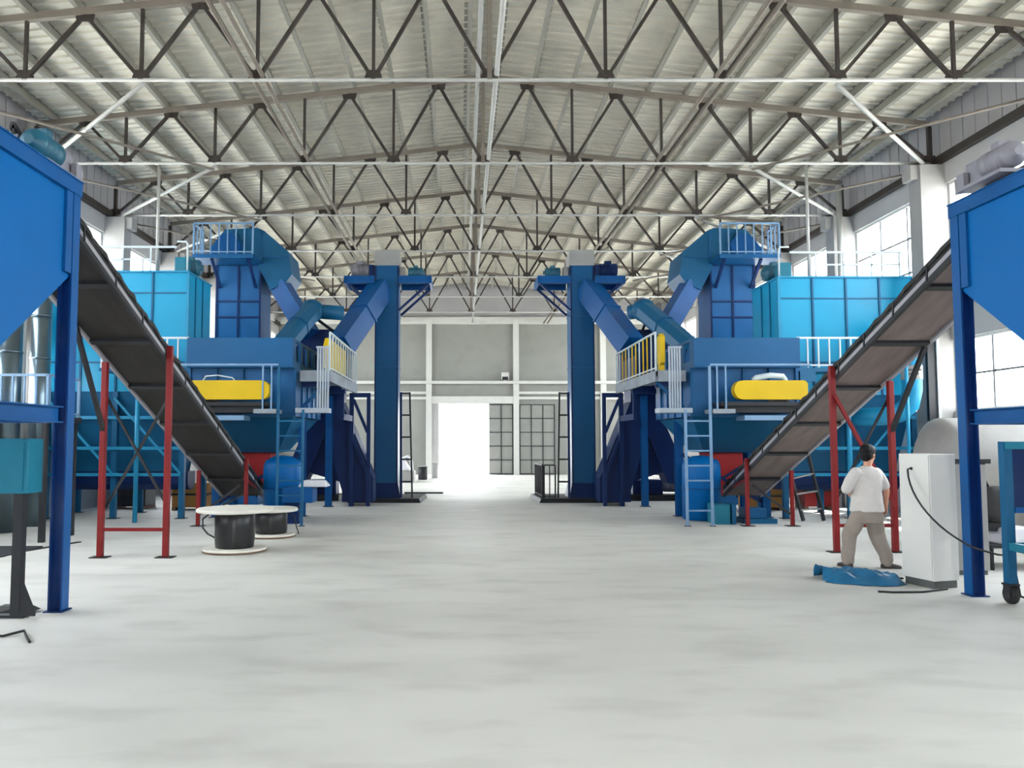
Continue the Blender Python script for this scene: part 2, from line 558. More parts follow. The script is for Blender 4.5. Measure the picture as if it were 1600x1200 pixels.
# purlins: Z sections running the length of the hall
NP = 12
for sg in (-1, 1):
    for k in range(NP):
        x = XC + sg * (0.35 + k * 0.86)
        z0 = roof_z(x) + 0.075
        a, h, tk = 0.08 * sg, 0.25, 0.01
        mb = MB()
        mb.box(min(x, x + tk * sg), max(x, x + tk * sg), Y0, Y1, z0, z0 + h)
        mb.box(min(x, x - a), max(x, x - a), Y0, Y1, z0, z0 + 0.01)
        mb.box(min(x, x + a), max(x, x + a), Y0, Y1, z0 + h - 0.015, z0 + h)
        single('roof_purlin', mb, 'purlin', (x, Y0, z0), 'long roof purlin, %s down from the ridge %s' % (ORD[k], SIDE[sg]), 'purlin', 'roof purlins')
single('ridge_tube', MB().tube((XC - 0.12, 5, ZR - 0.12), (XC - 0.12, Y1, ZR - 0.12), 0.05, 10), 'pale', (XC - 0.12, 5, ZR - 0.12), 'pale longitudinal tube just under the roof ridge', 'tie tube')
for sg in (-1, 1):
    for k, name in ((2, 'nearer the middle of the roof'), (4, 'nearer the long wall')):
        x = XC + sg * BAY * k
        mb = MB()
        mb.tube((x - 0.1, 5, ZB + 0.06), (x - 0.1, Y1 - 0.2, ZB + 0.06), 0.04, 8)
        if k == 2:
            mb.tube((x + 0.1, 5, ZB + 0.06), (x + 0.1, Y1 - 0.2, ZB + 0.06), 0.04, 8)
            single('longitudinal_tie', mb, 'chord', (x, 5, ZB), 'twin steel tie tubes running along the truss bottoms %s' % SIDE[sg], 'tie tube', 'longitudinal ties')
single('longitudinal_tie', MB().tube((XC + 0.12, 5, ZB + 0.1), (XC + 0.12, Y1 - 0.2, ZB + 0.1), 0.045, 8), 'pale', (XC, 5, ZB), 'single pale tie tube along the truss bottoms under the ridge', 'tie tube', 'longitudinal ties')
# crossed wind braces between truss bottoms next to the long walls
BY = TRUSS_Y[:5]
for sg in (-1, 1):
    for i in range(len(BY) - 1):
        ya, yb = BY[i], BY[i + 1]
        xo, xi = XC + sg * (HALF - 0.15), XC + sg * 3 * BAY
        bay = ORD[len(BY) - 2 - i]
        for kind in (0, 1):
            p, q = ((xi, ya + 0.05, ZB - 0.06), (xo, yb - 0.05, ZB - 0.06)) if kind == 0 else ((xo, ya + 0.05, ZB - 0.16), (xi, yb - 0.05, ZB - 0.16))
            single('wind_brace', MB().tube(p, q, 0.042 if kind == 0 else 0.03, 8), 'pale' if kind == 0 else 'chord', p,
                   '%s diagonal roof brace %s, %s bay from the back' % ('pale' if kind == 0 else 'thin grey', SIDE[sg], bay), 'wind brace', 'wind braces')


# ------------------------------------------------------------------ shared part builders
def railing(t, s, p, q, z0, h, n, m, m2=None, parent=None, r=0.02, alt=None):
    """top rail, bottom rail and n+1 balusters between plan points p and q"""
    t.part('top_rail', MB(s).bar((p[0], p[1], z0 + h), (q[0], q[1], z0 + h), r * 2.2), m, parent)
    t.part('bottom_rail', MB(s).bar((p[0], p[1], z0 + 0.06), (q[0], q[1], z0 + 0.06), r * 1.6), m, parent)
    for i in range(n + 1):
        f = i / n
        x, y = p[0] + (q[0] - p[0]) * f, p[1] + (q[1] - p[1]) * f
        end = i in (0, n)
        mm = m if (end or not m2 or (alt and i % 3 not in alt)) else m2
        t.part('post' if end else 'baluster', MB(s).bar((x, y, z0), (x, y, z0 + h), r * (2.2 if end else 1.5)), mm, parent)


def motor(t, c, r, l, axis, m, s=None, parent=None):
    """finned electric motor: body with end bells, fan cowl and terminal box"""
    mb = MB(s)
    prof = [(r * 0.35, -l / 2 - 0.06), (r * 0.35, -l / 2), (r * 0.9, -l / 2), (r * 0.95, -l / 2 + 0.03)]
    nf = 6
    for k in range(nf):
        h = -l / 2 + 0.04 + k * (l * 0.6) / nf
        prof += [(r, h), (r, h + l * 0.05), (r * 0.93, h + l * 0.055), (r * 0.93, h + l * 0.6 / nf - 0.002)]
    prof += [(r * 1.02, l * 0.2), (r * 1.02, l / 2 - 0.02), (r * 0.8, l / 2)]
    mb.lathe(c, prof, 20, axis)
    o = t.part('motor', mb, m, parent)
    t.part('terminal_box', MB(s).box(c[0] - r * 0.45, c[0] + r * 0.45, c[1] - r * 0.45, c[1] + r * 0.45, c[2] + r * 0.8, c[2] + r * 1.35), m, o)
    return o


# ------------------------------------------------------------------ the mirrored machine lines
def hopper(s):
    yf = 8.16 if s < 0 else 8.95
    u0 = 4.82 if s < 0 else 5.1
    u1, yn = u0 + 2.2, yf - 3.9
    zt, zm, zo = 4.53, 3.52, 2.3
    t = Thing('feed_hopper', 'big cobalt blue feed hopper on steel posts %s' % SIDE[s], 'hopper', (C + s * (u0 + 1.1), (yf + yn) / 2, 0), 'feed hoppers')
    ym = (yf + yn) / 2
    fa = [(u0 + 0.02, yn + 0.1, zm), (u0 + 0.02, ym - 0.25, zo), (u0 + 0.02, ym + 0.25, zo), (u0 + 0.02, yf - 0.1, zm), (u0 + 0.02, yf - 0.1, zt - 0.02), (u0 + 0.02, yn + 0.1, zt - 0.02)]
    b = MB(s)
    # open-topped wedge bin: two side plates, sloping end plates
    b.prism(fa, (0.02, 0, 0))
    b.prism([(p[0] + 2.14, p[1], p[2]) for p in fa], (0.02, 0, 0))
    for (ya, za), (yb, zb) in (((yf - 0.1, zm), (ym + 0.25, zo)), ((yn + 0.1, zm), (ym - 0.25, zo)), ((yf - 0.1, zm), (yf - 0.1, 3.95)), ((yn + 0.1, zm), (yn + 0.1, zt - 0.02))):
        d = 0.02 if ya > ym else -0.02
        b.prism([(u0 + 0.03, ya, za), (u0 + 0.03, yb, zb), (u0 + 0.03, yb - d, zb), (u0 + 0.03, ya - d, za)], (2.14, 0, 0))
    t.part('bin', b, 'cobalt')
    r = MB(s)
    for ua, ub in ((u0 - 0.03, u0 + 0.06), (u1 - 0.06, u1 + 0.03)):
        r.box(ua, ub, yn, yf, zt - 0.15, zt)
    r.box(u0 + 0.06, u1 - 0.06, yn, yn + 0.1, zt - 0.15, zt)
    r.box(u0 - 0.045, u0 + 0.07, yn, yf, zt, zt + 0.012)
    t.part('rim', r, 'royal')
    sf = MB(s)
    sf.box(u0 - 0.012, u0 + 0.02, yf - 0.28, yf - 0.16, zm - 0.0, zt - 0.15)
    t.part('corner_stiffener', sf, 'royal')
    for u in (u0 + 0.06, u1 - 0.06):
        for y in (yf - 0.08, yn + 0.1):
            p = t.part('post', MB(s).ibeam((u, y, 0.012), (u, y, zt - 0.15), 0.14, 0.14, 0.016, (1, 0, 0)), 'wornshade')
            t.part('foot_plate', MB(s).box(u - 0.1, u + 0.1, y - 0.1, y + 0.1, 0, 0.014), 'wornshade', p)
            fe = u0 - 0.018 if u < u0 + 1 else u1 + 0.01
            t.part('flange_lit_face', MB(s).box(fe, fe + 0.008, y - 0.07, y + 0.07, 0.02, zt - 0.15), 'royal', p)  # added plate, light on the flange put into its brighter blue
    for u in (u0 + 0.06, u1 - 0.06):
        t.part('cross_beam', MB(s).ibeam((u, yn + 0.2, 2.03), (u, yf - 0.2, 2.03), 0.12, 0.17, 0.014), 'royal')
    for y in (yf - 0.1, yn + 0.1):
        t.part('cross_beam', MB(s).ibeam((u0 + 0.2, y, 2.03), (u1 - 0.2, y, 2.03), 0.12, 0.17, 0.014), 'royal')
    gt = MB(s)
    gt.box(u0 + 0.3, u1 - 0.3, ym - 0.28, ym + 0.28, zo - 0.14, zo + 0.01)
    t.part('outlet_gate', gt, 'royal')


def conveyor(s):
    ylo = 17.72
    ys, yt = 16.08, (11.75 if s < 0 else 12.3)
    sl = 0.42 if s < 0 else 0.415
    zb = lambda y: 1.2 + (ys - y) * sl       # underside of the frame
    yh = (8.16 if s < 0 else 8.95) - 0.55       # head
    u0, u1 = (5.24, 6.16) if s < 0 else (5.33, 6.19)
    ang = math.atan(sl)
    cx, sx = math.cos(ang), math.sin(ang)
    t = Thing('belt_conveyor', ('inclined belt conveyor on red legs with black underside ' if s < 0 else 'inclined belt conveyor on red legs with grey brown underside ') + SIDE[s], 'conveyor', (C + s * 5.7, 13, 0), 'belt conveyors')
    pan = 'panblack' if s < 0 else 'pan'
    P = lambda u, y, dz=0.0: (u, y, zb(y) + dz)
    up = (0, sx, cx)
    dk = MB(s)
    dk.prism([P(u0 + 0.03, ylo, 0.0), P(u0 + 0.03, yh, 0.0), P(u0 + 0.03, yh, 0.03), P(u0 + 0.03, ylo, 0.03)], (u1 - u0 - 0.06, 0, 0))
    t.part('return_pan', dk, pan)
    # long ridges of the underside
    for u in (u0, u1):
        o = MB(s)
        o.prism([P(u - 0.02, ylo, 0.03), P(u - 0.02, yh, 0.03), P(u - 0.02, yh, 0.1), P(u - 0.02, ylo, 0.1)], (0.04, 0, 0))
        ch = t.part('side_channel', o, 'channel')
        f = MB(s)
        f.prism([P(u - 0.025, ylo, -0.04), P(u - 0.025, yh, -0.04), P(u - 0.025, yh, 0.03), P(u - 0.025, ylo, 0.03)], (0.05, 0, 0))
        t.part('lower_flange', f, 'darksteel' if u == u0 else 'channel', ch)  # outer flange is lighter: its lit edge is put into the colour
        sk = MB(s)
        sk.prism([P(u - 0.012, ylo, 0.1), P(u - 0.012, yh, 0.1), P(u - 0.012, yh, 0.2), P(u - 0.012, ylo, 0.2)], (0.024, 0, 0))
        # wavy loose top edge of the rubber skirt
        n = 70
        rings = []
        for i in range(n + 1):
            y = ylo + (yh - ylo) * i / n
            w = 0.02 * noise.noise((i * 0.7, u, s * 3.0)) + 0.012 * math.sin(i * 2.1)
            z = zb(y) + 0.215 + 0.03 * noise.noise((i * 0.9, u + 5, 1))
            rings.append([(u + w - 0.03, y, z - 0.06), (u + w + 0.03, y, z - 0.06), (u + w + 0.025, y, z + 0.01), (u + w - 0.025, y, z + 0.01)])
        sk.loft(rings, False)
        t.part('rubber_skirt', sk, 'black')
        for i in range(11):
            y = ylo - 0.8 - i * (ylo - yh - 1.4) / 10
            t.part('skirt_clamp', MB(s).bar((u, y, zb(y) + 0.0), (u, y - 0.02, zb(y) + 0.2), 0.07, 0.03), 'darksteel', ch)
    bt = MB(s)
    bt.prism([P(u0 + 0.05, ylo, 0.13), P(u0 + 0.05, yh, 0.13), P(u0 + 0.05, yh, 0.15), P(u0 + 0.05, ylo, 0.15)], (u1 - u0 - 0.1, 0, 0))
    t.part('belt', bt, 'black')
    for yy, nm in ((ylo - 0.05, 'tail_drum'), (yh + 0.1, 'head_drum')):
        t.part(nm, MB(s).tube((u0 + 0.06, yy, zb(yy) + 0.075), (u1 - 0.06, yy, zb(yy) + 0.075), 0.06, 16), 'darksteel')
    for i in range(7):
        y = ylo - 1.1 - i * 1.35
        if y > yh + 0.2:
            t.part('cross_bar', MB(s).bar((u0 + 0.02, y, zb(y) - 0.025), (u1 - 0.02, y, zb(y) - 0.025), 0.1, 0.05, up), 'darksteel')
    # red leg frames
    for y, tall in ((yt, True), (ys, False)):
        w = 0.085 if tall else 0.075
        for u in (u0, u1):
            uo = u - 0.07 if u == u0 else u + 0.0
            zt = zb(y) + (0.2 if u == u0 else -0.05)
            l = t.part('leg', MB(s).bar((uo, y, 0.01), (uo, y, zt), w, w, (0, 1, 0)), 'red', bevel=0.008)
            t.part('foot_plate', MB(s).box(uo - 0.13, uo + 0.13, y - 0.1, y + 0.1, 0, 0.012), 'darksteel', l)
        if tall:
            ul = u0 - 0.03
            t.part('tie_bar', MB(s).bar((ul, y, 0.42), (u1 - 0.04, y, 0.42), 0.05), 'red')
            m = 'red' if s > 0 else 'darksteel'
            t.part('brace', MB(s).bar((ul - 0.04, y + 0.055, 0.75), (u1, y + 0.055, 2.45), 0.035), 'darksteel')
            t.part('brace', MB(s).bar((ul - 0.04, y - 0.06, 2.5) if s > 0 else (ul - 0.04, y + 0.09, 2.5), (u1, y - 0.06, 0.7) if s > 0 else (u1, y + 0.09, 0.7), 0.05 if s > 0 else 0.035), m)
            t.part('stay', MB(s).bar((u1, y, 1.9), (u1 - 0.02, y - 1.0, zb(y - 1.0) - 0.03), 0.06), 'darksteel')
        else:
            t.part('brace', MB(s).bar((u1 - 0.05, y, 0.25), (u0 + 0.05, y, 0.85), 0.04), 'darksteel')
            t.part('brace', MB(s).bar((u0, y + 0.04, 1.0), (u0, y + 1.3, zb(y + 1.3) + 0.02), 0.04), 'red')
    # drive at the head
    mm = 'motorteal' if s < 0 else 'motorgrey'
    zk = 4.58
    ye, yh = yh, yh + (0.28 if s < 0 else -0.2)
    br = MB(s)
    br.box(u0 - 0.37, u0 - 0.05, yh - 0.3, yh + 0.42, zk, zk + 0.04)
    br.box(u0 - 0.06, u0 - 0.03, yh - 0.3, yh + 0.4, min(zk, zb(ye)) - 0.1, max(zk, zb(ye)) + 0.1)
    br.box(u0 - 0.36, u0 - 0.3, yh + 0.3, yh + 0.42, zk + 0.04, zk + 0.2)
    bk = t.part('drive_bracket', br, 'motorgrey')
    t.part('gearbox', MB(s).box(u0 - 0.28, u0 - 0.06, yh + 0.12, yh + 0.4, zk + 0.04, zk + 0.32), 'motorgrey', bk, bevel=0.03)
    motor(t, (u0 - 0.21, yh - 0.1, zk + 0.2), 0.14, 0.42, 'y', mm, s, bk)
    t.part('guard_hoop', MB(s).path([(u0 - 0.3, yh + 0.38, zk + 0.2), (u0 - 0.32, yh + 0.5, zk + 0.18), (u0 - 0.3, yh + 0.52, zk + 0.02), (u0 - 0.25, yh + 0.42, zk + 0.02)], 0.014), 'grey', bk)


def aisle_elevator(s):
    yf = 22.45
    t = Thing('bucket_elevator', 'tall slim blue bucket elevator tower by the aisle %s' % SIDE[s], 'bucket elevator', (C + s * 2.9, yf + 0.4, 0.12), 'slim bucket elevators')
    u0, u1 = 2.55, 3.22
    t.part('casing', MB(s).box(u0, u1, yf, yf + 0.85, 0.12, 6.95), 'steelblue')
    fl = MB(s)
    for z in (2.05, 3.95, 5.5):
        fl.box(u0 - 0.015, u1 + 0.015, yf - 0.015, yf + 0.865, z - 0.02, z + 0.02)
    t.part('casing_flange', fl, 'steelblue')
    ed = MB(s)
    for u in (u0 - 0.012, u1 - 0.03):
        ed.box(u, u + 0.042, yf - 0.012, yf + 0.03, 0.5, 6.93)
    t.part('corner_angle', ed, 'navy')
    t.part('boot', MB(s).hexa([(u0 - 0.1, yf - 0.12), (u1 + 0.3, yf - 0.12), (u1 + 0.3, yf + 0.95), (u0 - 0.1, yf + 0.95)], 0.12, [(u0 - 0.02, yf - 0.02), (u1 + 0.12, yf - 0.02), (u1 + 0.12, yf + 0.87), (u0 - 0.02, yf + 0.87)], 0.55), 'navy')
    hd = MB(s)
    hd.prism([(u0 - 0.03, yf - 0.03, 6.95), (u1 + 0.03, yf - 0.03, 6.95), (u1 + 0.03, yf - 0.03, 7.36), (u1 - 0.02, yf - 0.03, 7.42), (u0 + 0.02, yf - 0.03, 7.42), (u0 - 0.03, yf - 0.03, 7.36)], (0, 0.9, 0))
    t.part('head_cover', hd, 'headgrey')
    # platform around the head
    pos = []
    for a, b, e in ((1.6, u0 - 0.02, 1.56), (u1 + 0.02, 4.1, 4.08)):
        pf = MB(s)
        pf.box(a, b, yf - 0.1, yf + 0.95, 6.56, 6.62)
        pf.box(a, b, yf - 0.14, yf - 0.08, 6.4, 6.62)
        pf.box(a, b, yf + 0.93, yf + 0.99, 6.4, 6.62)
        pf.box(e, e + 0.06, yf - 0.14, yf + 0.99, 6.4, 6.62)
        pos.append(t.part('platform', pf, 'royal'))
    pi, po = pos
    for y in (yf - 0.05, yf + 0.85):
        t.part('platform_brace', MB(s).bar((1.65, y, 6.4), (u0 - 0.02, y, 5.6), 0.07), 'navy', pi)
        t.part('platform_brace', MB(s).bar((4.0, y, 6.4), (u1 + 0.02, y, 5.7), 0.07), 'navy', po)
    motor(t, (3.7, yf + 0.3, 6.86), 0.21, 0.55, 'x', 'motorgrey' if s < 0 else 'navy', s, po)
    t.part('gearbox', MB(s).box(3.28, 3.42, yf + 0.1, yf + 0.5, 6.62, 7.0), 'navy', po)
    motor(t, (2.05, yf + 0.3, 6.8), 0.15, 0.45, 'x', 'motorteal', s, pi)
    t.part('bearing_block', MB(s).box(2.36, 2.5, yf + 0.15, yf + 0.45, 6.62, 6.95), 'grey', pi)
    # square discharge chute running down to the machine
    a, b = (3.05, yf + 0.1, 6.3), (4.0, 21.0, 4.36)
    w = 0.29
    sec = [(-w, -w), (w, -w), (w, w), (-w, w)]
    t.part('discharge_chute', MB(s).sweep(a, b, sec), 'royal')
    p, q = Vector(a), Vector(b)
    d = (q - p).normalized()
    for f in (1.2, (q - p).length - 0.05):
        t.part('chute_flange', MB(s).sweep(p + d * f, p + d * (f + 0.05), [(x * 1.1, y * 1.1) for x, y in sec]), 'royal')
    # concrete-coloured base slab is a part of the footing plate
    bx = 1.55 if s > 0 else 1.85
    t.part('base_plate', MB(s).hexa([(bx, 22.1), (3.95, 22.1), (3.95, 24.2), (bx - 0.1, 24.2)], 0.0, [(bx + 0.05, 22.15), (3.95, 22.15), (3.95, 24.2), (bx - 0.05, 24.2)], 0.12), 'darksteel')
    # leaning ladder with dark stiles
    la = Thing('access_ladder', 'dark narrow ladder leaning on the slim tower %s' % SIDE[s], 'ladder', (C + s * 2.3, 22.3, 0.12), 'dark leaning ladders')
    A0, A1, B0, B1 = (2.1, 22.25, 0.135), (2.2, 22.55, 3.2), (2.42, 22.25, 0.135), (2.46, 22.55, 3.2)
    la.part('stile', MB(s).bar(A0, A1, 0.05), 'darksteel')
    la.part('stile', MB(s).bar(B0, B1, 0.07), 'navy')
    for k in range(5):
        f = 0.15 + k * 0.21
        la.part('rung', MB(s).bar(Vector(A0).lerp(Vector(A1), f), Vector(B0).lerp(Vector(B1), f), 0.05), 'darksteel')
    if s > 0:
        r = Thing('guard_railing', 'low dark bar railing around the elevator base by the aisle', 'railing', (C + s * 1.6, 23, 0.12), 'guard railings')
        railing(r, s, (1.66, 22.3), (1.62, 24.0), 0.124, 0.95, 7, 'darksteel')
        railing(r, s, (1.7, 22.26), (2.02, 22.22), 0.124, 0.95, 2, 'darksteel')


def hood_elevator(s):
    yf = 21.5
    u0, u1 = 6.35, 7.62
    t = Thing('hooded_elevator', 'wide dark blue elevator tower with angular hood %s' % SIDE[s], 'bucket elevator', (C + s * 7.0, yf + 0.55, 0), 'hooded elevators')
    t.part('casing', MB(s).box(u0, u1, yf, yf + 1.1, 0, 6.85), 'panelblue')
    g = MB(s)
    um = (u0 + u1) / 2
    for u in (u0 + 0.02, um, u1 - 0.02):
        g.box(u - 0.025, u + 0.025, yf - 0.03, yf, 0.2, 6.8)
    for z in (1.5, 3.0, 4.4, 5.25, 5.7, 6.75):
        g.box(u0, u1, yf - 0.035, yf, z - 0.025, z + 0.025)
    t.part('panel_rib', g, 'navy')
    hp = [(5.64, 6.2), (6.06, 6.02), (6.38, 6.62), (6.4, 6.8), (7.78, 6.8), (7.78, 7.2), (7.36, 7.74), (6.45, 7.78), (6.26, 7.7), (5.56, 7.1), (5.46, 6.45)]
    t.part('hood', MB(s).prism([(u, yf - 0.12, z) for u, z in hp], (0, 1.3, 0)), 'tealblue')
    sv = MB(s)
    sv.box(6.3, 6.34, yf - 0.15, yf - 0.11, 6.75, 7.68)
    sv.bar((5.6, yf - 0.13, 6.95), (6.35, yf - 0.13, 6.95), 0.03)
    t.part('hood_seam', sv, 'panelblue')
    dr = [(6.95, 6.82), (7.72, 6.82), (7.72, 7.15), (7.4, 7.55), (7.1, 7.6), (6.85, 7.3)]
    t.part('drive_guard', MB(s).prism([(u, yf - 0.3, z) for u, z in dr], (0, 0.17, 0)), 'royal')
    # chute from the hood down to the middle
    a, b = (5.86, yf + 0.14, 6.2), (4.95, 21.38, 4.75)
    w = 0.24
    t.part('discharge_chute', MB(s).sweep(a, b, [(-w, -w), (w, -w), (w, w), (-w, w)]), 'royal')
    # platform with railing in front
    po = t.part('platform', MB(s).box(6.35, 8.0, 20.62, yf - 0.03, 6.74, 6.85), 'steelblue')
    for u in (6.5, 7.5):
        t.part('platform_brace', MB(s).bar((u, 20.7, 6.74), (u, yf, 6.1), 0.07), 'navy', po)
    railing(t, s, (6.37, 20.64), (7.98, 20.64), 6.85, 0.85, 7, 'ltsteel', parent=po)
    railing(t, s, (7.98, 20.68), (7.98, 21.4), 6.85, 0.85, 3, 'ltsteel', parent=po)


def filter_house(s):
    u0, u1 = (7.02, 10.25) if s < 0 else (6.66, 9.75)
    y0, y1 = 17.6, 19.2
    zt, zb = (5.66, 2.9) if s < 0 else (5.53, 2.82)
    t = Thing('filter_house', 'large cyan panelled dust filter house by the wall %s' % SIDE[s], 'dust filter', (C + s * (u0 + u1) / 2, 18.4, 0), 'dust filter houses')
    t.part('casing', MB(s).box(u0, u1, y0, y1, zb, zt), 'cyan')
    g = MB(s)
    n = 4
    for k in range(n + 1):
        u = u0 + (u1 - u0) * k / n
        g.box(u - 0.02, u + 0.02, y0 - 0.03, y0 + 0.0, zb, zt)
    g.box(u0, u1, y0 - 0.02, y0, zt - 0.49, zt - 0.46)
    g.box(u0, u1, y0 - 0.02, y0, 3.55, 3.59)
    for y in (y0 + 0.5, y0 + 1.0):
        g.box(u0 - 0.02, u0, y - 0.02, y + 0.02, zb, zt)
    t.part('panel_rib', g, 'tealblue')
    rim = MB(s)
    rim.box(u0 - 0.03, u1 + 0.03, y0 - 0.05, y1 + 0.03, zt, zt + 0.04)
    rim.box(u0 - 0.04, u0 + 0.02, y0 - 0.04, y0 + 0.02, zb, zt)
    t.part('roof_edge', rim, 'cyanframe')
    # dust hoppers under the casing
    h = MB(s)
    h.hexa([(u0 + 0.25, 18.12), (u1 - 0.25, 18.12), (u1 - 0.25, 18.68), (u0 + 0.25, 18.68)], 1.05, [(u0 + 0.02, y0 + 0.03), (u1 - 0.02, y0 + 0.03), (u1 - 0.02, y1 - 0.03), (u0 + 0.02, y1 - 0.03)], zb)
    t.part('dust_hopper', h, 'tealblue')
    t.part('screw_trough', MB(s).prism([(u0 + 0.1, 18.15, 1.05), (u0 + 0.1, 18.65, 1.05), (u0 + 0.1, 18.65, 0.75), (u0 + 0.1, 18.52, 0.62), (u0 + 0.1, 18.28, 0.62), (u0 + 0.1, 18.15, 0.75)], (u1 - u0 - 0.2, 0, 0)), 'navy')
    # supporting frame
    uu = [u0 + 0.06, (u0 + u1) / 2, u1 - 0.06]
    for u in uu:
        for y in (y0 + 0.06, y1 - 0.06):
            l = t.part('leg', MB(s).bar((u, y, 0.01), (u, y, zb), 0.12, 0.12, (0, 1, 0)), 'tealblue')
            t.part('foot_plate', MB(s).box(u - 0.12, u + 0.12, y - 0.12, y + 0.12, 0, 0.012), 'darksteel', l)
    for z in (2.3, 1.6, 1.0):
        t.part('tie_beam', MB(s).bar((uu[0], y0 - 0.02, z), (uu[2], y0 - 0.02, z), 0.06, 0.07), 'cyanframe')
    for k in range(2):
        t.part('brace', MB(s).bar((uu[k + 1], y0 - 0.03, 2.75), (uu[k], y0 - 0.03, 1.02), 0.05), 'cyanframe')
    # roof fittings: railing, fan motor, valve box
    for k in range(4):
        u = u0 + 0.9 + k * 0.65
        t.part('roof_rail_post', MB(s).bar((u, y0 + 0.06, zt + 0.04), (u, y0 + 0.06, zt + 0.62), 0.035), 'railpale')
    t.part('roof_rail', MB(s).bar((u0 + 0.3, y0 + 0.06, zt + 0.62), (u0 + 2.9, y0 + 0.06, zt + 0.62), 0.045), 'railpale')
    t.part('roof_rail', MB(s).bar((u0 + 0.9, y0 + 0.06, zt + 0.33), (u0 + 2.85, y0 + 0.06, zt + 0.33), 0.035), 'railpale')
    t.part('valve_box', MB(s).box(u0 + 0.12, u0 + 0.4, y0 + 0.2, y0 + 0.5, zt + 0.04, zt + 0.42), 'teal', bevel=0.02)
    motor(t, (u0 + 0.26, y0 + 0.85, zt + 0.3), 0.2, 0.5, 'x', 'motorteal', s)
    t.part('roof_pipe', MB(s).path([(u0 + 0.06, y0 + 0.1, zt), (u0 + 0.06, y0 + 0.1, zt + 0.7), (u0 + 0.1, y0 + 0.1, zt + 0.76), (u0 + 0.3, y0 + 0.1, zt + 0.76)], 0.022, 8), 'railpale')
    single('hanging_pipe', MB(s).tube((u0 + 0.85, y0 + 0.3, zt + 0.043), (u0 + 0.85, y0 + 0.3, 8.45), 0.035, 10), 'pale', (C + s * (u0 + 0.85), y0 + 0.3, zt + 0.04),
           'thin white pipe rising from the cyan filter house %s' % SIDE[s], 'pipe', 'thin white vertical pipes')
    # return duct with an elbow
    if s > 0:
        d = Thing('air_duct', 'cyan air duct with grey label band bending under the filter house', 'duct', (9.72, 16.6, 2.4))
        pts = [(9.72, 16.85, 4.6), (9.72, 16.6, 4.35), (9.72, 16.5, 4.0), (9.72, 16.5, 2.85), (9.66, 16.52, 2.55), (9.48, 16.6, 2.36), (9.2, 16.75, 2.3), (8.92, 17.05, 2.3), (8.88, 17.52, 2.3)]
        d.part('duct_shell', MB().path(pts, 0.2, 18), 'cyanframe')
        lb = d.part('label_band', MB().lathe((9.72, 16.5, 3.08), [(0.203, 0), (0.21, 0.0), (0.21, 0.3), (0.203, 0.3)], 24), 'grey')
        tx = MB()
        for r_, row in enumerate((3.28, 3.19)):
            for k in range(8 if r_ == 0 else 6):
                a = -PI / 2 - 0.75 + k * 0.17
                x, y = 9.72 + 0.213 * math.cos(a), 16.5 + 0.213 * math.sin(a)
                tx.bar((x, y, row - 0.022), (x, y, row + 0.022), 0.02, 0.006, (math.cos(a), math.sin(a), 0))
        d.part('label_lettering', tx, 'darksteel', lb)


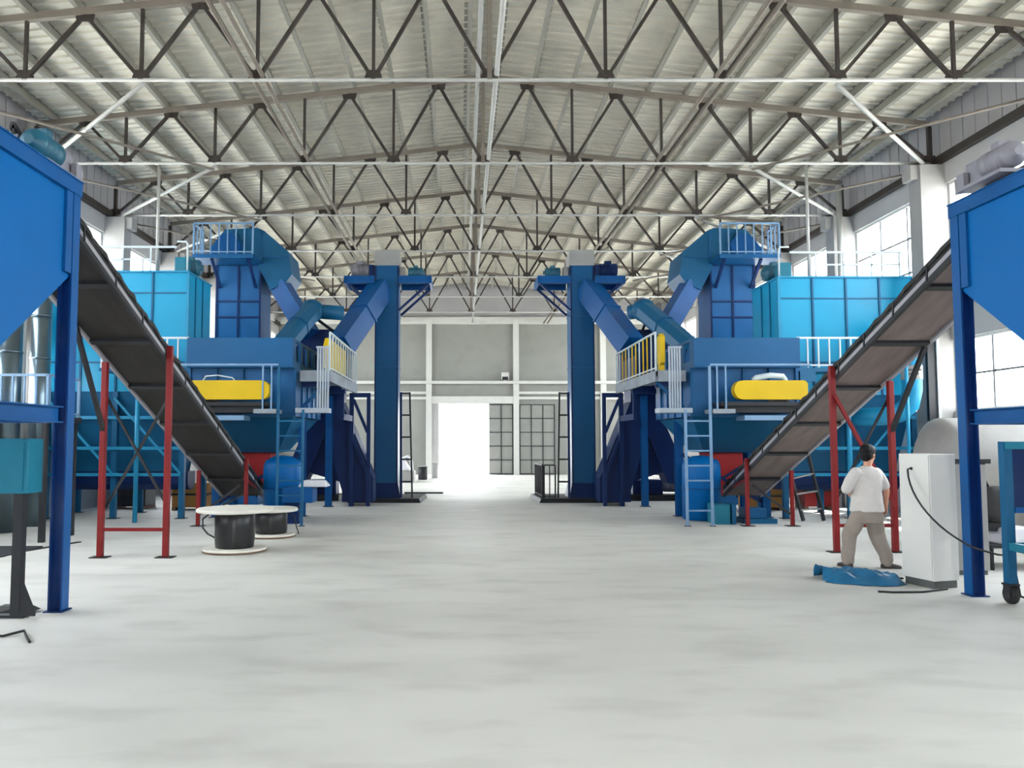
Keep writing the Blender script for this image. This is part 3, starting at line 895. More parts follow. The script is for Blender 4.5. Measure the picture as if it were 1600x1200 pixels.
def separator(s):
    """the central machine: deck box with parapet, body, cone, support columns"""
    y0, y1 = 16.4, 19.6
    u0, u1 = 4.3, 6.58
    t = Thing('separator_machine', 'steel blue separator machine with boxed deck %s' % SIDE[s], 'separator', (C + s * 5.4, 18, 0), 'separator machines')
    t.part('deck_parapet', MB(s).box(u0, u1, y0, y0 + 0.05, 3.42, 3.98).box(u1 - 0.05, u1, y0 + 0.05, y1, 3.42, 3.98), 'steelblue')
    t.part('deck', MB(s).box(u0, u1, y0, y1, 3.34, 3.42), 'steelblue')
    # panelled balustrade on the aisle side
    bs = MB(s)
    bs.box(u0, u0 + 0.05, y0 + 0.05, y1, 3.92, 3.98)
    bs.box(u0, u0 + 0.05, y0 + 0.05, y1, 3.42, 3.5)
    for k in range(5):
        y = y0 + 0.17 + k * (y1 - y0 - 0.3) / 4
        bs.box(u0, u0 + 0.05, y - 0.12, y + 0.12, 3.5, 3.92)
    t.part('side_balustrade', bs, 'steelblue')
    t.part('body', MB(s).box(u0 - 0.02, u1, y0 + 0.22, y1, 2.3, 3.34), 'panelblue')
    for k in range(5):
        u = u0 + (u1 - u0) * k / 4
        t.part('body_rib', MB(s).box(u - 0.03, u + 0.03, y0 + 0.17, y0 + 0.22, 2.38, 3.34), 'steelblue')
    t.part('lower_ledge', MB(s).box(u0 - 0.04, u1 + 0.02, y0 + 0.14, y0 + 0.22, 2.28, 2.38), 'steelblue')
    for k in range(1, 5):
        y = y0 + 0.22 + k * 0.6
        t.part('body_rib', MB(s).box(u0 - 0.06, u0 - 0.02, y - 0.03, y + 0.03, 2.3, 3.34), 'steelblue')
    c = MB(s)
    c.hexa([(4.95, 17.9), (6.05, 17.9), (6.05, 19.0), (4.95, 19.0)], 1.5, [(u0 + 0.05, y0 + 0.35), (u1 - 0.05, y0 + 0.35), (u1 - 0.05, y1 - 0.1), (u0 + 0.05, y1 - 0.1)], 2.28)
    t.part('discharge_cone', c, 'tealblue')
    t.part('outlet_box', MB(s).box(5.15, 5.9, 18.02, 18.9, 0.5, 1.5), 'brightred', label='red outlet box under the cone', bevel=0.01)
    # columns
    for u, y, h in ((4.45, 18.2, 2.3), (4.28, 20.9, 3.0), (6.38, 17.95, 2.3), (6.38, 19.3, 2.3)):
        l = t.part('column', MB(s).ibeam((u, y, 0.012), (u, y, h), 0.17, 0.17, 0.016, (0, 1, 0)), 'royal')
        t.part('foot_plate', MB(s).box(u - 0.13, u + 0.13, y - 0.13, y + 0.13, 0, 0.014), 'darksteel', l)
    t.part('column_brace', MB(s).bar((4.5, 18.1, 1.45), (6.3, 18.0, 0.35), 0.08), 'navy')
    t.part('column_brace', MB(s).bar((4.55, 18.1, 0.35), (6.3, 18.0, 1.45), 0.06), 'navy')
    # yellow belt guard with motor shelf on the front
    n = 10
    zc, r = 2.83, 0.2
    a, b = (4.74, 6.32) if s < 0 else (5.06, 6.5)
    pts = []
    for i in range(n + 1):
        th = PI / 2 + PI * i / n
        pts.append((a + r * 0.7 + r * math.cos(th) * 0.9, 16.02, zc + r * math.sin(th)))
    pts += [(b, 16.02, zc - r), (b + 0.06, 16.02, zc - r + 0.06), (b + 0.06, 16.02, zc + r - 0.06), (b, 16.02, zc + r)]
    yg = t.part('belt_guard', MB(s).prism(pts, (0, 0.2, 0)), 'yellow', label='yellow belt guard')
    t.part('guard_handle', MB(s).path([(5.45, 16.1, 3.03), (5.5, 16.08, 3.09), (5.8, 16.06, 3.14), (6.05, 16.06, 3.12), (6.12, 16.1, 3.03)], 0.014 if s < 0 else 0.06, 8), 'railpale', yg)
    t.part('motor_shelf', MB(s).box(4.75, 6.45, 16.05, 16.6, 2.5, 2.58).box(4.85, 6.4, 16.15, 16.6, 2.36, 2.5), 'darksteel')
    t.part('shelf_plate', MB(s).box(5.25, 6.2, 16.1, 16.6, 2.2, 2.3), 'ltsteel')
    motor(t, (6.1, 16.38, 2.72), 0.13, 0.42, 'x', 'motorgrey', s)
    # front handrail and small landing
    h = MB(s)
    h.bar((4.52, 16.02, 3.36), (6.62, 16.02, 3.36), 0.04)
    h.bar((6.62, 16.02, 3.36), (6.62, 16.4, 3.36), 0.04)
    t.part('handrail', h, 'ltsteel')
    for u in (4.66, 4.84):
        t.part('handrail_post', MB(s).bar((u, 16.02, 2.42), (u, 16.02, 3.36), 0.03), 'ltsteel')
    t.part('landing', MB(s).box(4.56, 5.02, 15.98, 16.58, 2.34, 2.43), 'plank')
    # rear bin where the chutes come together
    t.part('receiving_bin', MB(s).hexa([(3.82, 19.75), (5.3, 19.75), (5.3, 21.8), (3.82, 21.8)], 3.3, [(3.82, 19.75), (5.3, 19.75), (5.3, 21.8), (3.82, 21.8)], 3.98).box(3.9, 5.45, 21.8, 22.35, 3.3, 4.95), 'navy')
    # two-legged boot chute, apex under the bin
    ch = MB(s)
    yq = 21.12
    ch.prism([(4.0, yq, 2.9), (4.7, yq, 2.9), (3.95, yq, 0.4), (3.95, yq, 0.1), (3.1, yq, 0.1), (3.1, yq, 0.75)], (0, 0.85, 0))
    t.part('boot_chute', ch, 'navy')
    ch = MB(s)
    ch.prism([(4.1, yq + 0.1, 2.8), (4.7, yq + 0.1, 2.8), (5.5, yq + 0.1, 0.95), (5.5, yq + 0.1, 0.6), (5.0, yq + 0.1, 0.6)], (0, 0.7, 0))
    t.part('boot_chute', ch, 'navy')
    t.part('chute_web', MB(s).prism([(4.1, yq + 0.3, 2.75), (4.6, yq + 0.3, 2.75), (5.1, yq + 0.3, 0.95), (3.75, yq + 0.3, 0.55)], (0, 0.3, 0)), 'navy')
    t.part('chute_throat', MB(s).box(3.98, 4.75, yq - 0.02, yq + 0.87, 2.8, 3.3), 'navy')
    # octagonal feed pipe dropping to the deck
    oc = [(math.cos(PI / 8 + PI / 4 * i), math.sin(PI / 8 + PI / 4 * i)) for i in range(8)]
    rr = 0.29
    p, q = (Vector((4.72, 20.6, 5.28)), Vector((5.02, 18.2, 3.95))) if s < 0 else (Vector((4.25, 20.6, 5.3)), Vector((4.82, 18.2, 3.9)))
    d = (q - p).normalized()
    e = t.part('feed_pipe', MB(s).sweep(p, q, [(x * rr, y * rr) for x, y in oc]), 'tealblue')
    t.part('pipe_collar', MB(s).sweep(p + d * 1.3, p + d * 1.36, [(x * rr * 1.1, y * rr * 1.1) for x, y in oc]), 'steelblue', e)
    t.part('pipe_elbow', MB(s).ball(tuple(p), 0.32, 10), 'tealblue', e)
    t.part('cross_pipe', MB(s).tube((3.92, 20.85, p.z - 0.02), (p.x, 20.62, p.z), 0.2, 12), 'tealblue', e)
    t.part('pipe_saddle', MB(s).hexa([(4.5, 17.9), (5.3, 17.9), (5.3, 18.7), (4.5, 18.7)], 3.42, [(4.65, 18.0), (5.15, 18.0), (5.15, 18.6), (4.65, 18.6)], 3.95), 'steelblue')
    t.part('pipe_stay', MB(s).bar((p.x + (0.25 if s > 0 else -0.35), 21.85, 4.92), (p.x + (0.12 if s > 0 else -0.1), 20.75, p.z - 0.2), 0.06), 'darksteel', e)

    # aisle-side walkway with railing
    w = Thing('walkway', 'raised plank walkway with %s balusters by the aisle %s' % ('pale' if s < 0 else 'pale and yellow', SIDE[s]), 'walkway', (C + s * 3.9, 18.9, 0), 'aisle walkways')
    w.part('walkway_deck', MB(s).box(3.56, 4.2, 16.7, 19.7, 3.18, 3.28), 'plank')
    fa = MB(s)
    fa.box(3.54, 3.6, 16.7, 21.0, 3.06, 3.3)
    fa.box(3.6, 4.2, 16.66, 16.7, 3.06, 3.3)
    w.part('fascia', fa, 'plank')
    railing(w, s, (3.57, 16.75), (3.57, 20.95), 3.3, 0.84, 11, 'railpale', 'yellow' if s > 0 else None, alt=(0, 2), r=0.018)
    for y in (16.9, 21.0):
        p = w.part('support_post', MB(s).bar((3.68, y, 0.0), (3.68, y, 3.08), 0.12, 0.12, (0, 1, 0)), 'navy') if y > 20 else w.part('support_bracket', MB(s).bar((3.62, y, 3.06), (4.2, y, 2.5), 0.07), 'steelblue')
    for y in (16.9, 19.2):
        w.part('cross_joist', MB(s).box(3.6, 4.2, y, y + 0.1, 2.95, 3.06), 'navy')
    w.part('lower_beam', MB(s).box(3.64, 3.72, 19.3, 20.94, 2.3, 2.45), 'navy')
    w.part('hanger', MB(s).box(3.64, 3.72, 19.3, 19.38, 2.45, 3.06), 'navy')
    for k in range(2):
        w.part('brace', MB(s).bar((3.63, 21.0, 2.9 - k * 1.1), (3.25, 21.0, 2.0 - k * 1.1), 0.08), 'navy')
    w.part('support_post', MB(s).bar((3.22, 21.0, 0.0), (3.22, 21.0, 3.08), 0.1, 0.1, (0, 1, 0)), 'navy')
    w.part('lower_beam', MB(s).bar((3.27, 21.0, 3.02), (3.62, 21.0, 3.02), 0.1, 0.12), 'navy')
    # yellow guard standing on the walkway
    if s < 0:
        yl = MB(s).prism([(3.66, 17.0, 3.4), (3.66, 19.6, 3.4), (3.66, 19.65, 3.6), (3.66, 19.6, 4.06), (3.66, 17.2, 4.08), (3.66, 17.0, 3.9)], (0.1, 0, 0)).box(3.68, 3.74, 17.2, 17.3, 3.28, 3.4).box(3.68, 3.74, 19.2, 19.3, 3.28, 3.4)
    else:
        yl = MB(s).prism([(3.72, 16.9, 3.5), (3.72, 17.05, 3.42), (3.72, 17.2, 3.5), (3.72, 17.2, 4.08), (3.72, 17.05, 4.16), (3.72, 16.9, 4.08)], (0.1, 0, 0)).box(3.72, 3.82, 16.95, 17.15, 3.28, 3.44)
    w.part('yellow_guard', yl, 'yellow', label='yellow machine guard')
    # hinged bar gate at the ladder head
    g = Thing('bar_gate', 'narrow grey gate of vertical bars %s' % SIDE[s], 'gate', (C + s * 3.85, 16.3, 2.4), 'bar gates')
    for k in range(5):
        u = (3.52 if s < 0 else 3.74) + k * 0.055
        g.part('gate_bar', MB(s).bar((u, 16.28, 2.45), (u, 16.28, 3.75), 0.035), 'railgrey')
    g.part('gate_foot', MB(s).box(3.5, 4.2, 16.22, 16.6, 2.36, 2.46), 'railgrey')
    g.part('gate_top', MB(s).box(3.5 if s < 0 else 3.72, 3.78 if s < 0 else 4.0, 16.26, 16.3, 3.74, 3.78), 'railgrey')
    # ladder to the deck
    l = Thing('ladder', 'tall blue ladder from the floor to the machine deck %s' % SIDE[s], 'ladder', (C + s * 4.25, 16.05, 0), 'deck ladders')
    for u, zt in ((4.0, 2.42), (4.52, 3.34)):
        st = l.part('stile', MB(s).bar((u, 16.05, 0.01), (u, 16.05 + 0.02, zt), 0.05), 'tealblue' if s < 0 else 'ltsteel')
        l.part('foot_plate', MB(s).box(u - 0.06, u + 0.06, 16.0, 16.1, 0, 0.012), 'darksteel', st)
    for k in range(7):
        z = 0.32 + k * 0.31
        if k in (1,) and s > 0:
            continue
        l.part('rung', MB(s).bar((4.02, 16.06, z), (4.5, 16.06, z), 0.032), 'tealblue' if s < 0 else 'ltsteel')
    # outer walkway rail in front of the filter house
    o = Thing('outer_walkway', 'railed walkway before the cyan filter house %s' % SIDE[s], 'walkway', (C + s * 7.8, 17, 0), 'outer walkways')
    o.part('walkway_deck', MB(s).box(6.64, 8.6, 16.7, 17.45, 3.28, 3.36), 'tealblue')
    railing(o, s, (6.66, 16.74), (8.56, 16.74), 3.36, 0.66, 8, 'railpale')
    for u in (7.75,):
        o.part('support_post', MB(s).tube((u, 16.74, 0), (u, 16.74, 3.28), 0.05, 10), 'cyanframe')
    o.part('step_plate', MB(s).box(6.66, 7.0, 16.6, 16.7, 3.05, 3.28), 'tealblue')

    k = Thing('machine_base', 'low dark machine base on the floor behind the separator %s' % SIDE[s], 'machine base', (C + s * 5.1, 23.2, 0), 'machine bases')
    k.part('skid', MB(s).box(4.3, 5.9, 22.8, 23.6, 0, 0.18), 'darksteel')
    k.part('housing', MB(s).box(4.4, 5.3, 22.9, 23.5, 0.18, 0.62), 'navy', bevel=0.02)
    motor(k, (5.6, 23.2, 0.42), 0.18, 0.45, 'x', 'motorgrey', s)

    # blue vessel on the floor under the machine
    v = Thing('blue_vessel', 'bright blue round vessel under the separator %s' % SIDE[s], 'vessel', (C + s * 4.72, 17.4, 0), 'floor vessels')
    v.part('shell', MB(s).lathe((4.72, 17.4, 0), [(0.3, 0.0), (0.42, 0.02), (0.42, 1.2), (0.38, 1.32), (0.2, 1.42), (0.05, 1.44)], 28), 'cobalt')
    v.part('hoop', MB(s).lathe((4.72, 17.4, 0.7), [(0.42, -0.02), (0.435, -0.02), (0.435, 0.02), (0.42, 0.02)], 28), 'royal')
    if s < 0:
        b = Thing('motor_box', 'blue boxed motor stand wrapped in clear plastic next to the ladder', 'motor stand', (C + s * 4.35, 17.3, 0))
        b.part('stand', MB(s).box(4.15, 4.45, 16.5, 16.9, 0, 0.45), 'navy')
        b.part('housing', MB(s).box(3.85, 4.5, 16.4, 16.95, 0.45, 0.78), 'royal', bevel=0.02)
        b.part('plastic_cover', MB(s).hexa([(3.55, 16.5), (4.2, 16.5), (4.2, 17.0), (3.55, 17.0)], 0.78, [(3.6, 16.55), (4.1, 16.6), (4.05, 16.9), (3.65, 16.85)], 0.92), 'wrap', bevel=0.03)
    else:
        b = Thing('pump_box', 'low teal pump box on the floor beside the blue ladder', 'pump box', (C + s * 5.0, 16.4, 0))
        b.part('housing', MB(s).box(4.68, 5.0, 16.35, 16.9, 0, 0.42), 'teal', bevel=0.02)
        b.part('panel', MB(s).box(5.03, 5.12, 16.35, 16.9, 0, 0.42), 'tealblue')
        b = Thing('steel_tray', 'low grey blue steel tray under the conveyor tail between the red legs', 'tray', (C + s * 5.65, 16.6, 0))
        b.part('tray_floor', MB(s).box(5.35, 6.05, 16.5, 17.2, 0, 0.1), 'tealblue')
        b.part('tray_block', MB(s).box(5.4, 5.85, 16.55, 17.0, 0.1, 0.32), 'steelblue', bevel=0.02)


for s in (-1, 1):
    hopper(s)
    conveyor(s)
    aisle_elevator(s)
    hood_elevator(s)
    filter_house(s)
    separator(s)


# ------------------------------------------------------------------ near items on the cable drum side
t = Thing('control_box', 'teal control box on a dark post stand beside the blue hopper', 'control box', (-4.6, 7.85, 0))
t.part('box', MB().box(-5.0, -4.335, 7.72, 8.0, 1.23, 1.78), 'teal', bevel=0.008)
t.part('box_door', MB().box(-4.95, -4.38, 7.705, 7.72, 1.27, 1.74), 'teal')
for x in (-4.43, -4.9):
    p = t.part('leg', MB().bar((x, 7.78, 0.01), (x, 7.78, 1.23), 0.09, 0.09, (0, 1, 0)), 'darksteel')
    t.part('gusset', MB().prism([(x + 0.045, 7.74, 0.02), (x + 0.2, 7.74, 0.02), (x + 0.2, 7.74, 0.06), (x + 0.045, 7.74, 0.42)], (0, 0.02, 0)), 'darksteel', p)
t.part('foot_bar', MB().box(-5.1, -4.34, 7.73, 7.83, 0, 0.03), 'darksteel')

sp = []
for k, (x, y, r1, r2, rd, h, lab) in enumerate(((-3.62, 12.42, 0.6, 0.5, 0.3, 0.66, 'front cable drum with white flanges, in front of the conveyor foot'), (-3.5, 14.3, 0.48, 0.44, 0.28, 0.5, 'rear cable drum with white flanges, half hidden behind the front drum'))):
    t = Thing('cable_drum', lab, 'cable drum', (x, y, 0), 'cable drums')
    a = t.part('flange', MB().lathe((x, y, 0), [(r2 - 0.02, 0.004), (r2, 0.02), (r2, 0.05), (r2 - 0.015, 0.065)], 40), 'board')
    t.part('flange_edge', MB().lathe((x, y, 0), [(r2 + 0.004, 0.012), (r2 + 0.004, 0.034)], 40), 'edge', a)
    t.part('flange', MB().lathe((x, y, h), [(r1 - 0.015, -0.03), (r1, -0.018), (r1, 0.018), (r1 - 0.015, 0.03)], 40), 'board')
    core = MB()
    core.lathe((x, y, 0), [(rd - 0.01, 0.065), (rd, 0.075), (rd + 0.012, h * 0.3), (rd + 0.01, h * 0.6), (rd + 0.014, h - 0.05), (rd, h - 0.03)], 40)
    c = t.part('wound_cable', core, 'drum')
    if k == 0:
        t.part('cable_end', MB().path([(x - 0.28, y - 0.1, 0.22), (x - 0.42, y - 0.05, 0.28), (x - 0.55, y + 0.1, 0.36), (x - 0.62, y + 0.3, 0.48), (x - 0.5, y + 0.6, 0.62), (x - 0.2, y + 1.1, 0.82)], 0.014), 'black', c)
    else:
        t.part('cable_end', MB().path([(x + 0.3, y - 0.05, 0.45), (x + 0.42, y, 0.38), (x + 0.46, y, 0.2), (x + 0.52, y - 0.05, 0.06)], 0.01), 'black', c)

t = Thing('pit_cover', 'flat dark steel cover plate in the floor behind the blue hopper post', 'floor plate', (-7.9, 12.4, 0))
t.part('plate', MB().box(-9.0, -6.95, 11.75, 12.9, 0.0, 0.02), 'darksteel')
t.part('edge_strip', MB().hexa([(-7.3, 11.4), (-7.2, 11.4), (-6.6, 13.5), (-6.68, 13.5)], 0, [(-7.3, 11.4), (-7.2, 11.4), (-6.6, 13.5), (-6.68, 13.5)], 0.015), 'black')
single('scrap_plate', MB().prism([(-4.75, 7.88, 0.0), (-4.42, 7.9, 0.0), (-4.36, 7.98, 0.02), (-4.5, 8.0, 0.07), (-4.75, 8.0, 0.06)], (0, 0.12, 0)), 'black', (-4.6, 7.9, 0), 'crumpled black scrap lying behind the control box post', 'scrap')
for k, (pts, lab) in enumerate((([(-4.35, 7.02, 0.012), (-4.1, 7.0, 0.012), (-3.98, 7.12, 0.03), (-3.86, 6.95, 0.012), (-3.75, 6.8, 0.01)], 'upper offcut of dark cable on the floor before the control box'),
                                ([(-4.25, 6.72, 0.012), (-4.08, 6.6, 0.03), (-3.95, 6.42, 0.012), (-3.82, 6.4, 0.012)], 'lower offcut of dark cable on the floor, nearest the camera'))):
    single('cable_offcut', MB().path(pts, 0.012), 'black', pts[0], lab, 'cable', 'cable offcuts')
# small raised platform with a grey railing behind the hopper
t = Thing('access_platform', 'small grey steel platform with baluster railing behind the blue hopper beam', 'platform', (-8.3, 14.0, 0))
t.part('platform_deck', MB().box(-9.15, -7.2, 13.4, 14.6, 2.1, 2.2), 'darksteel')
railing(t, None, (-9.1, 13.45), (-7.25, 13.45), 2.2, 0.72, 9, 'ltsteel')
railing(t, None, (-7.25, 13.5), (-7.25, 14.55), 2.2, 0.72, 4, 'ltsteel')
for x in (-9.05, -7.3):
    for y in (13.5, 14.5):
        t.part('leg', MB().bar((x, y, 0), (x, y, 2.1), 0.09, 0.09, (0, 1, 0)), 'darksteel')
# silver round ducts by the wall
t = Thing('silver_duct', 'pair of tall shiny silver round ducts standing by the wall column', 'duct', (-8.8, 15.4, 0))
for x, y, r, top in ((-8.86, 15.0, 0.23, 5.2), (-8.86, 16.1, 0.19, 5.0)):
    d = t.part('duct_pipe', MB().tube((x, y, 0.0), (x, y, top), r, 24), 'galv')
    for z in (1.2, 2.4, 3.5, 4.4):
        t.part('duct_collar', MB().lathe((x, y, z), [(r, -0.025), (r + 0.014, -0.025), (r + 0.014, 0.025), (r, 0.025)], 24), 'galv', d)
single('wall_downpipe', MB().tube((-9.55, 16.62, 0), (-9.55, 16.62, 8.9), 0.09, 12).lathe((-9.55, 16.62, 8.55), [(0.09, -0.08), (0.13, -0.08), (0.13, 0.08), (0.09, 0.08)], 14), 'pale', (-9.55, 16.62, 0), 'white downpipe in the corner behind the teal hopper motor', 'downpipe', 'wall downpipes')
single('wall_downpipe', MB().tube((10.33, 20.62, 0), (10.33, 20.62, 8.75), 0.075, 12), 'pale', (10.33, 20.62, 0), 'white downpipe standing before a wall column above the cyan filter house', 'downpipe', 'wall downpipes')

# ------------------------------------------------------------------ near items on the walking person's side
cx, cy = 5.74, 9.5
R = Matrix.Rotation(math.radians(15), 3, 'Z')


def lbox(mb, x0, x1, y0, y1, z0, z1):
    q = [R @ Vector((x, y, 0)) for x, y in ((x0, y0), (x1, y0), (x1, y1), (x0, y1))]
    f = [(cx + v.x, cy + v.y) for v in q]
    return mb.hexa(f, z0, f, z1)


t = Thing('electrical_cabinet', 'tall white electrical cabinet with a black cable, beside the blue post', 'cabinet', (cx, cy, 0))
t.part('body', lbox(MB(), -0.19, 0.19, -0.23, 0.23, 0.09, 1.6), 'cabinet', bevel=0.006)
t.part('plinth', lbox(MB(), -0.17, 0.17, -0.21, 0.21, 0.0, 0.09), 'plinth')
t.part('door', lbox(MB(), -0.2, -0.19, -0.215, 0.215, 0.12, 1.58), 'cabinet', bevel=0.002)
t.part('cable_gland', MB().ball(tuple(Vector((cx, cy, 1.42)) + R @ Vector((-0.2, 0.03, 0))), 0.02, 8), 'black')
a = Vector((cx, cy, 1.42)) + R @ Vector((-0.2, 0.03, 0))
e = Vector((5.74, 8.66, 0.56))
pts = [a + Vector((-0.026, -0.005, 0)), a + Vector((-0.06, -0.02, -0.01))]
c1, c2 = a + Vector((-0.12, -0.12, -0.35)), Vector((5.5, 8.95, 0.72))
for i in range(1, 13):
    f = i / 12
    pts.append((1 - f) ** 3 * pts[1] + 3 * f * (1 - f) ** 2 * c1 + 3 * f * f * (1 - f) * c2 + f ** 3 * e)
pts += [Vector((5.95, 8.6, 0.5)), Vector((6.15, 8.75, 0.47)), Vector((6.5, 9.2, 0.3))]
single('power_cable', MB().path(pts, 0.011), 'black', tuple(a), 'black cable drooping from the white cabinet across to the blue post', 'cable')
single('floor_cable', MB().path([(5.57, 9.8, 0.03), (5.53, 9.95, 0.012), (5.5, 10.15, 0.012), (5.42, 10.3, 0.03)], 0.012), 'black', (5.5, 9.8, 0), 'short black cable on the floor between cabinet and blue tarp', 'cable')
single('floor_cable', MB().path([(5.75, 9.2, 0.012), (5.35, 9.02, 0.012), (5.0, 9.0, 0.012), (4.85, 9.05, 0.012)], 0.012), 'darksteel', (5.4, 9.0, 0), 'thin dark cable lying in front of the white cabinet', 'cable')
t = Thing('grey_cabinet', 'plain grey cabinet standing behind the white electrical cabinet', 'cabinet', (6.72, 10.4, 0))
t.part('body', MB().box(6.5, 6.95, 10.2, 10.6, 0.06, 1.46), 'grey', bevel=0.01)
t.part('top_bar', MB().box(6.42, 7.0, 10.18, 10.24, 1.46, 1.52), 'darksteel')
t.part('plinth', MB().box(6.52, 6.93, 10.22, 10.58, 0, 0.06), 'plinth')

# blue tarpaulin heap
tm = MB()
nx, ny = 46, 34
def tarp_pt(i, j, d=0.0):
    a, b = i / nx * 2 - 1, j / ny * 2 - 1
    x0 = 5.04 + a * 0.41 * (1 - 0.05 * b) + 0.05 * noise.noise((b * 3, 1.7, 0))
    y0 = 9.82 + b * 0.42 * (1 - 0.45 * abs(a) ** 2) - 0.1 * a + 0.06 * noise.noise((a * 3, 5.7, 0))
    x0 -= 0.12 * (1 if a < -0.6 else 0) * (-a - 0.6)
    e = min(1, (1 - abs(a)) * 3.2) * min(1, (1 - abs(b)) * 3.2)
    n1 = noise.noise((x0 * 4.2, y0 * 4.2, 0.3))
    n2 = noise.noise((x0 * 9, y0 * 9, 2.0))
    n3 = abs(noise.noise((x0 * 5 + y0 * 3, y0 * 3.5, 7.0)))
    z = 0.012 + e * (0.08 + 0.08 * n1 + 0.035 * n2 + 0.09 * (0.5 - n3) * (0.6 - 0.4 * b))
    if a < -0.7 and b > -0.2:
        z += 0.16 * (-a - 0.7) / 0.3 * min(1, (1 - b) * 3)
    return (x0, y0, max(0.008, z) + d)
tp = [tarp_pt(i, j) for j in range(ny + 1) for i in range(nx + 1)]
bt = [(p[0], p[1], max(0.002, p[2] - 0.006)) for p in tp]
W = nx + 1
tf = [[j * W + i, j * W + i + 1, (j + 1) * W + i + 1, (j + 1) * W + i] for j in range(ny) for i in range(nx)]
K = len(tp)
bf = [[K + k for k in f[::-1]] for f in tf]
edge = [i for i in range(W)] + [j * W + nx for j in range(1, ny + 1)] + [ny * W + i for i in range(nx - 1, -1, -1)] + [j * W for j in range(ny - 1, 0, -1)]
ef = [[edge[k], edge[(k + 1) % len(edge)], K + edge[(k + 1) % len(edge)], K + edge[k]] for k in range(len(edge))]
tm.add(tp + bt, tf + bf + ef, True)
single('blue_tarpaulin', tm, 'tarp', (5.2, 9.98, 0), 'crumpled blue plastic tarpaulin on the floor at the person\'s feet', 'tarpaulin')

# teal wheeled frame at the edge
t = Thing('wheeled_frame', 'teal steel frame on black casters with a blue motor inside, next to the blue post', 'cart', (6.5, 8.7, 0))
for x, y in ((5.95, 7.6), (7.05, 7.6), (5.95, 8.42), (7.05, 8.42)):
    p = t.part('leg', MB().bar((x, y, 0.2), (x, y, 1.75), 0.09, 0.09, (0, 1, 0)), 'tealblue')
    cs = t.part('caster', MB().lathe((x, y, 0.1), [(0.03, -0.03), (0.095, -0.03), (0.1, -0.02), (0.1, 0.02), (0.095, 0.03), (0.03, 0.03)], 20, 'x'), 'black', p)
    t.part('caster_fork', MB().box(x - 0.05, x - 0.036, y - 0.05, y + 0.05, 0.07, 0.22).box(x + 0.036, x + 0.05, y - 0.05, y + 0.05, 0.07, 0.22).box(x - 0.06, x + 0.06, y - 0.06, y + 0.06, 0.2, 0.22), 'darksteel', p)
for z in (1.71, 0.62):
    for y in (7.6, 8.42):
        t.part('frame_rail', MB().bar((5.995, y, z), (7.005, y, z), 0.07, 0.08), 'teal')
    for x in (5.95, 7.05):
        t.part('frame_rail', MB().bar((x, 7.645, z), (x, 8.375, z), 0.07, 0.08), 'teal')
t.part('back_panel', MB().box(5.995, 7.005, 8.4, 8.43, 1.02, 1.67), 'navy')
t.part('side_panel', MB().box(6.0, 7.0, 8.36, 8.4, 0.98, 1.04), 'royal')
t.part('bent_pipe', MB().path([(6.1, 8.2, 0.6), (6.1, 8.2, 0.9), (6.14, 8.2, 0.98), (6.6, 8.2, 0.99), (6.95, 8.2, 0.99), (7.0, 8.2, 0.6)], 0.03, 10), 'wrap')
mo = motor(t, (6.5, 7.95, 0.8), 0.16, 0.5, 'x', 'royal')
t.part('motor_foot', MB().box(6.3, 6.7, 7.85, 8.05, 0.6, 0.68), 'darksteel')
t.part('shelf', MB().box(5.99, 7.01, 7.66, 8.36, 0.56, 0.6), 'darksteel')
single('hose', MB().path([(6.04, 8.52, 0.58), (6.08, 8.52, 0.3), (6.12, 8.52, 0.06), (6.3, 8.5, 0.014), (6.8, 8.55, 0.014)], 0.014), 'black', (6.1, 8.4, 0), 'black hose hanging down beside the teal frame caster', 'hose')

t = Thing('air_compressor', 'dark motor on a low black stand with white wrapped boxes, behind the blue post', 'compressor', (7.75, 10.9, 0))
for x in (7.25, 8.3):
    for y in (10.6, 11.2):
        t.part('leg', MB().bar((x, y, 0), (x, y, 0.3), 0.035, 0.035, (0, 1, 0)), 'darksteel')
t.part('table', MB().box(7.2, 8.35, 10.55, 11.25, 0.3, 0.34), 'darksteel')
t.part('wrapped_box', MB().hexa([(7.42, 10.62), (8.05, 10.62), (8.05, 11.1), (7.42, 11.1)], 0.34, [(7.5, 10.68), (7.98, 10.68), (7.95, 11.05), (7.5, 11.05)], 0.56), 'wrap', bevel=0.03)
pu = MB().lathe((7.5, 10.9, 0.86), [(0.06, -0.13), (0.2, -0.13), (0.27, -0.09), (0.27, 0.09), (0.2, 0.13), (0.06, 0.13)], 24, 'y')
t.part('motor_housing', pu, 'black')
t.part('motor_foot', MB().box(7.36, 7.64, 10.8, 11.0, 0.5, 0.62), 'darksteel')
t.part('breather_pipe', MB().path([(7.45, 10.9, 1.1), (7.4, 10.9, 1.2), (7.3, 10.9, 1.28)], 0.02), 'darksteel')

single('conduit_pole', MB().tube((9.4, 16.15, 0), (9.4, 16.15, 3.7), 0.035, 10), 'cyanframe', (9.4, 16.15, 0), 'thin cyan pole standing above and behind the white cabinet', 'pole')
t = Thing('storage_tank', 'grey horizontal tank on saddles by the wall behind the blue post', 'tank', (9.3, 13.0, 0))
t.part('shell', MB().lathe((9.0, 13.0, 1.45), [(0.1, -1.12), (0.5, -1.08), (0.68, -0.95), (0.7, -0.9), (0.7, 0.9), (0.68, 0.95), (0.5, 1.08), (0.1, 1.12)], 32, 'x'), 'grey')
for x in (8.35, 9.65):
    t.part('saddle', MB().box(x - 0.08, x + 0.08, 12.65, 13.35, 0, 0.95), 'grey')
t = Thing('cable_tray', 'dark vertical cable tray with a white edge on the wall column', 'cable tray', (10.25, 16.7, 2.2))
t.part('tray', MB().box(10.2, 10.42, 16.7, 16.79, 2.2, 4.3), 'darksteel')
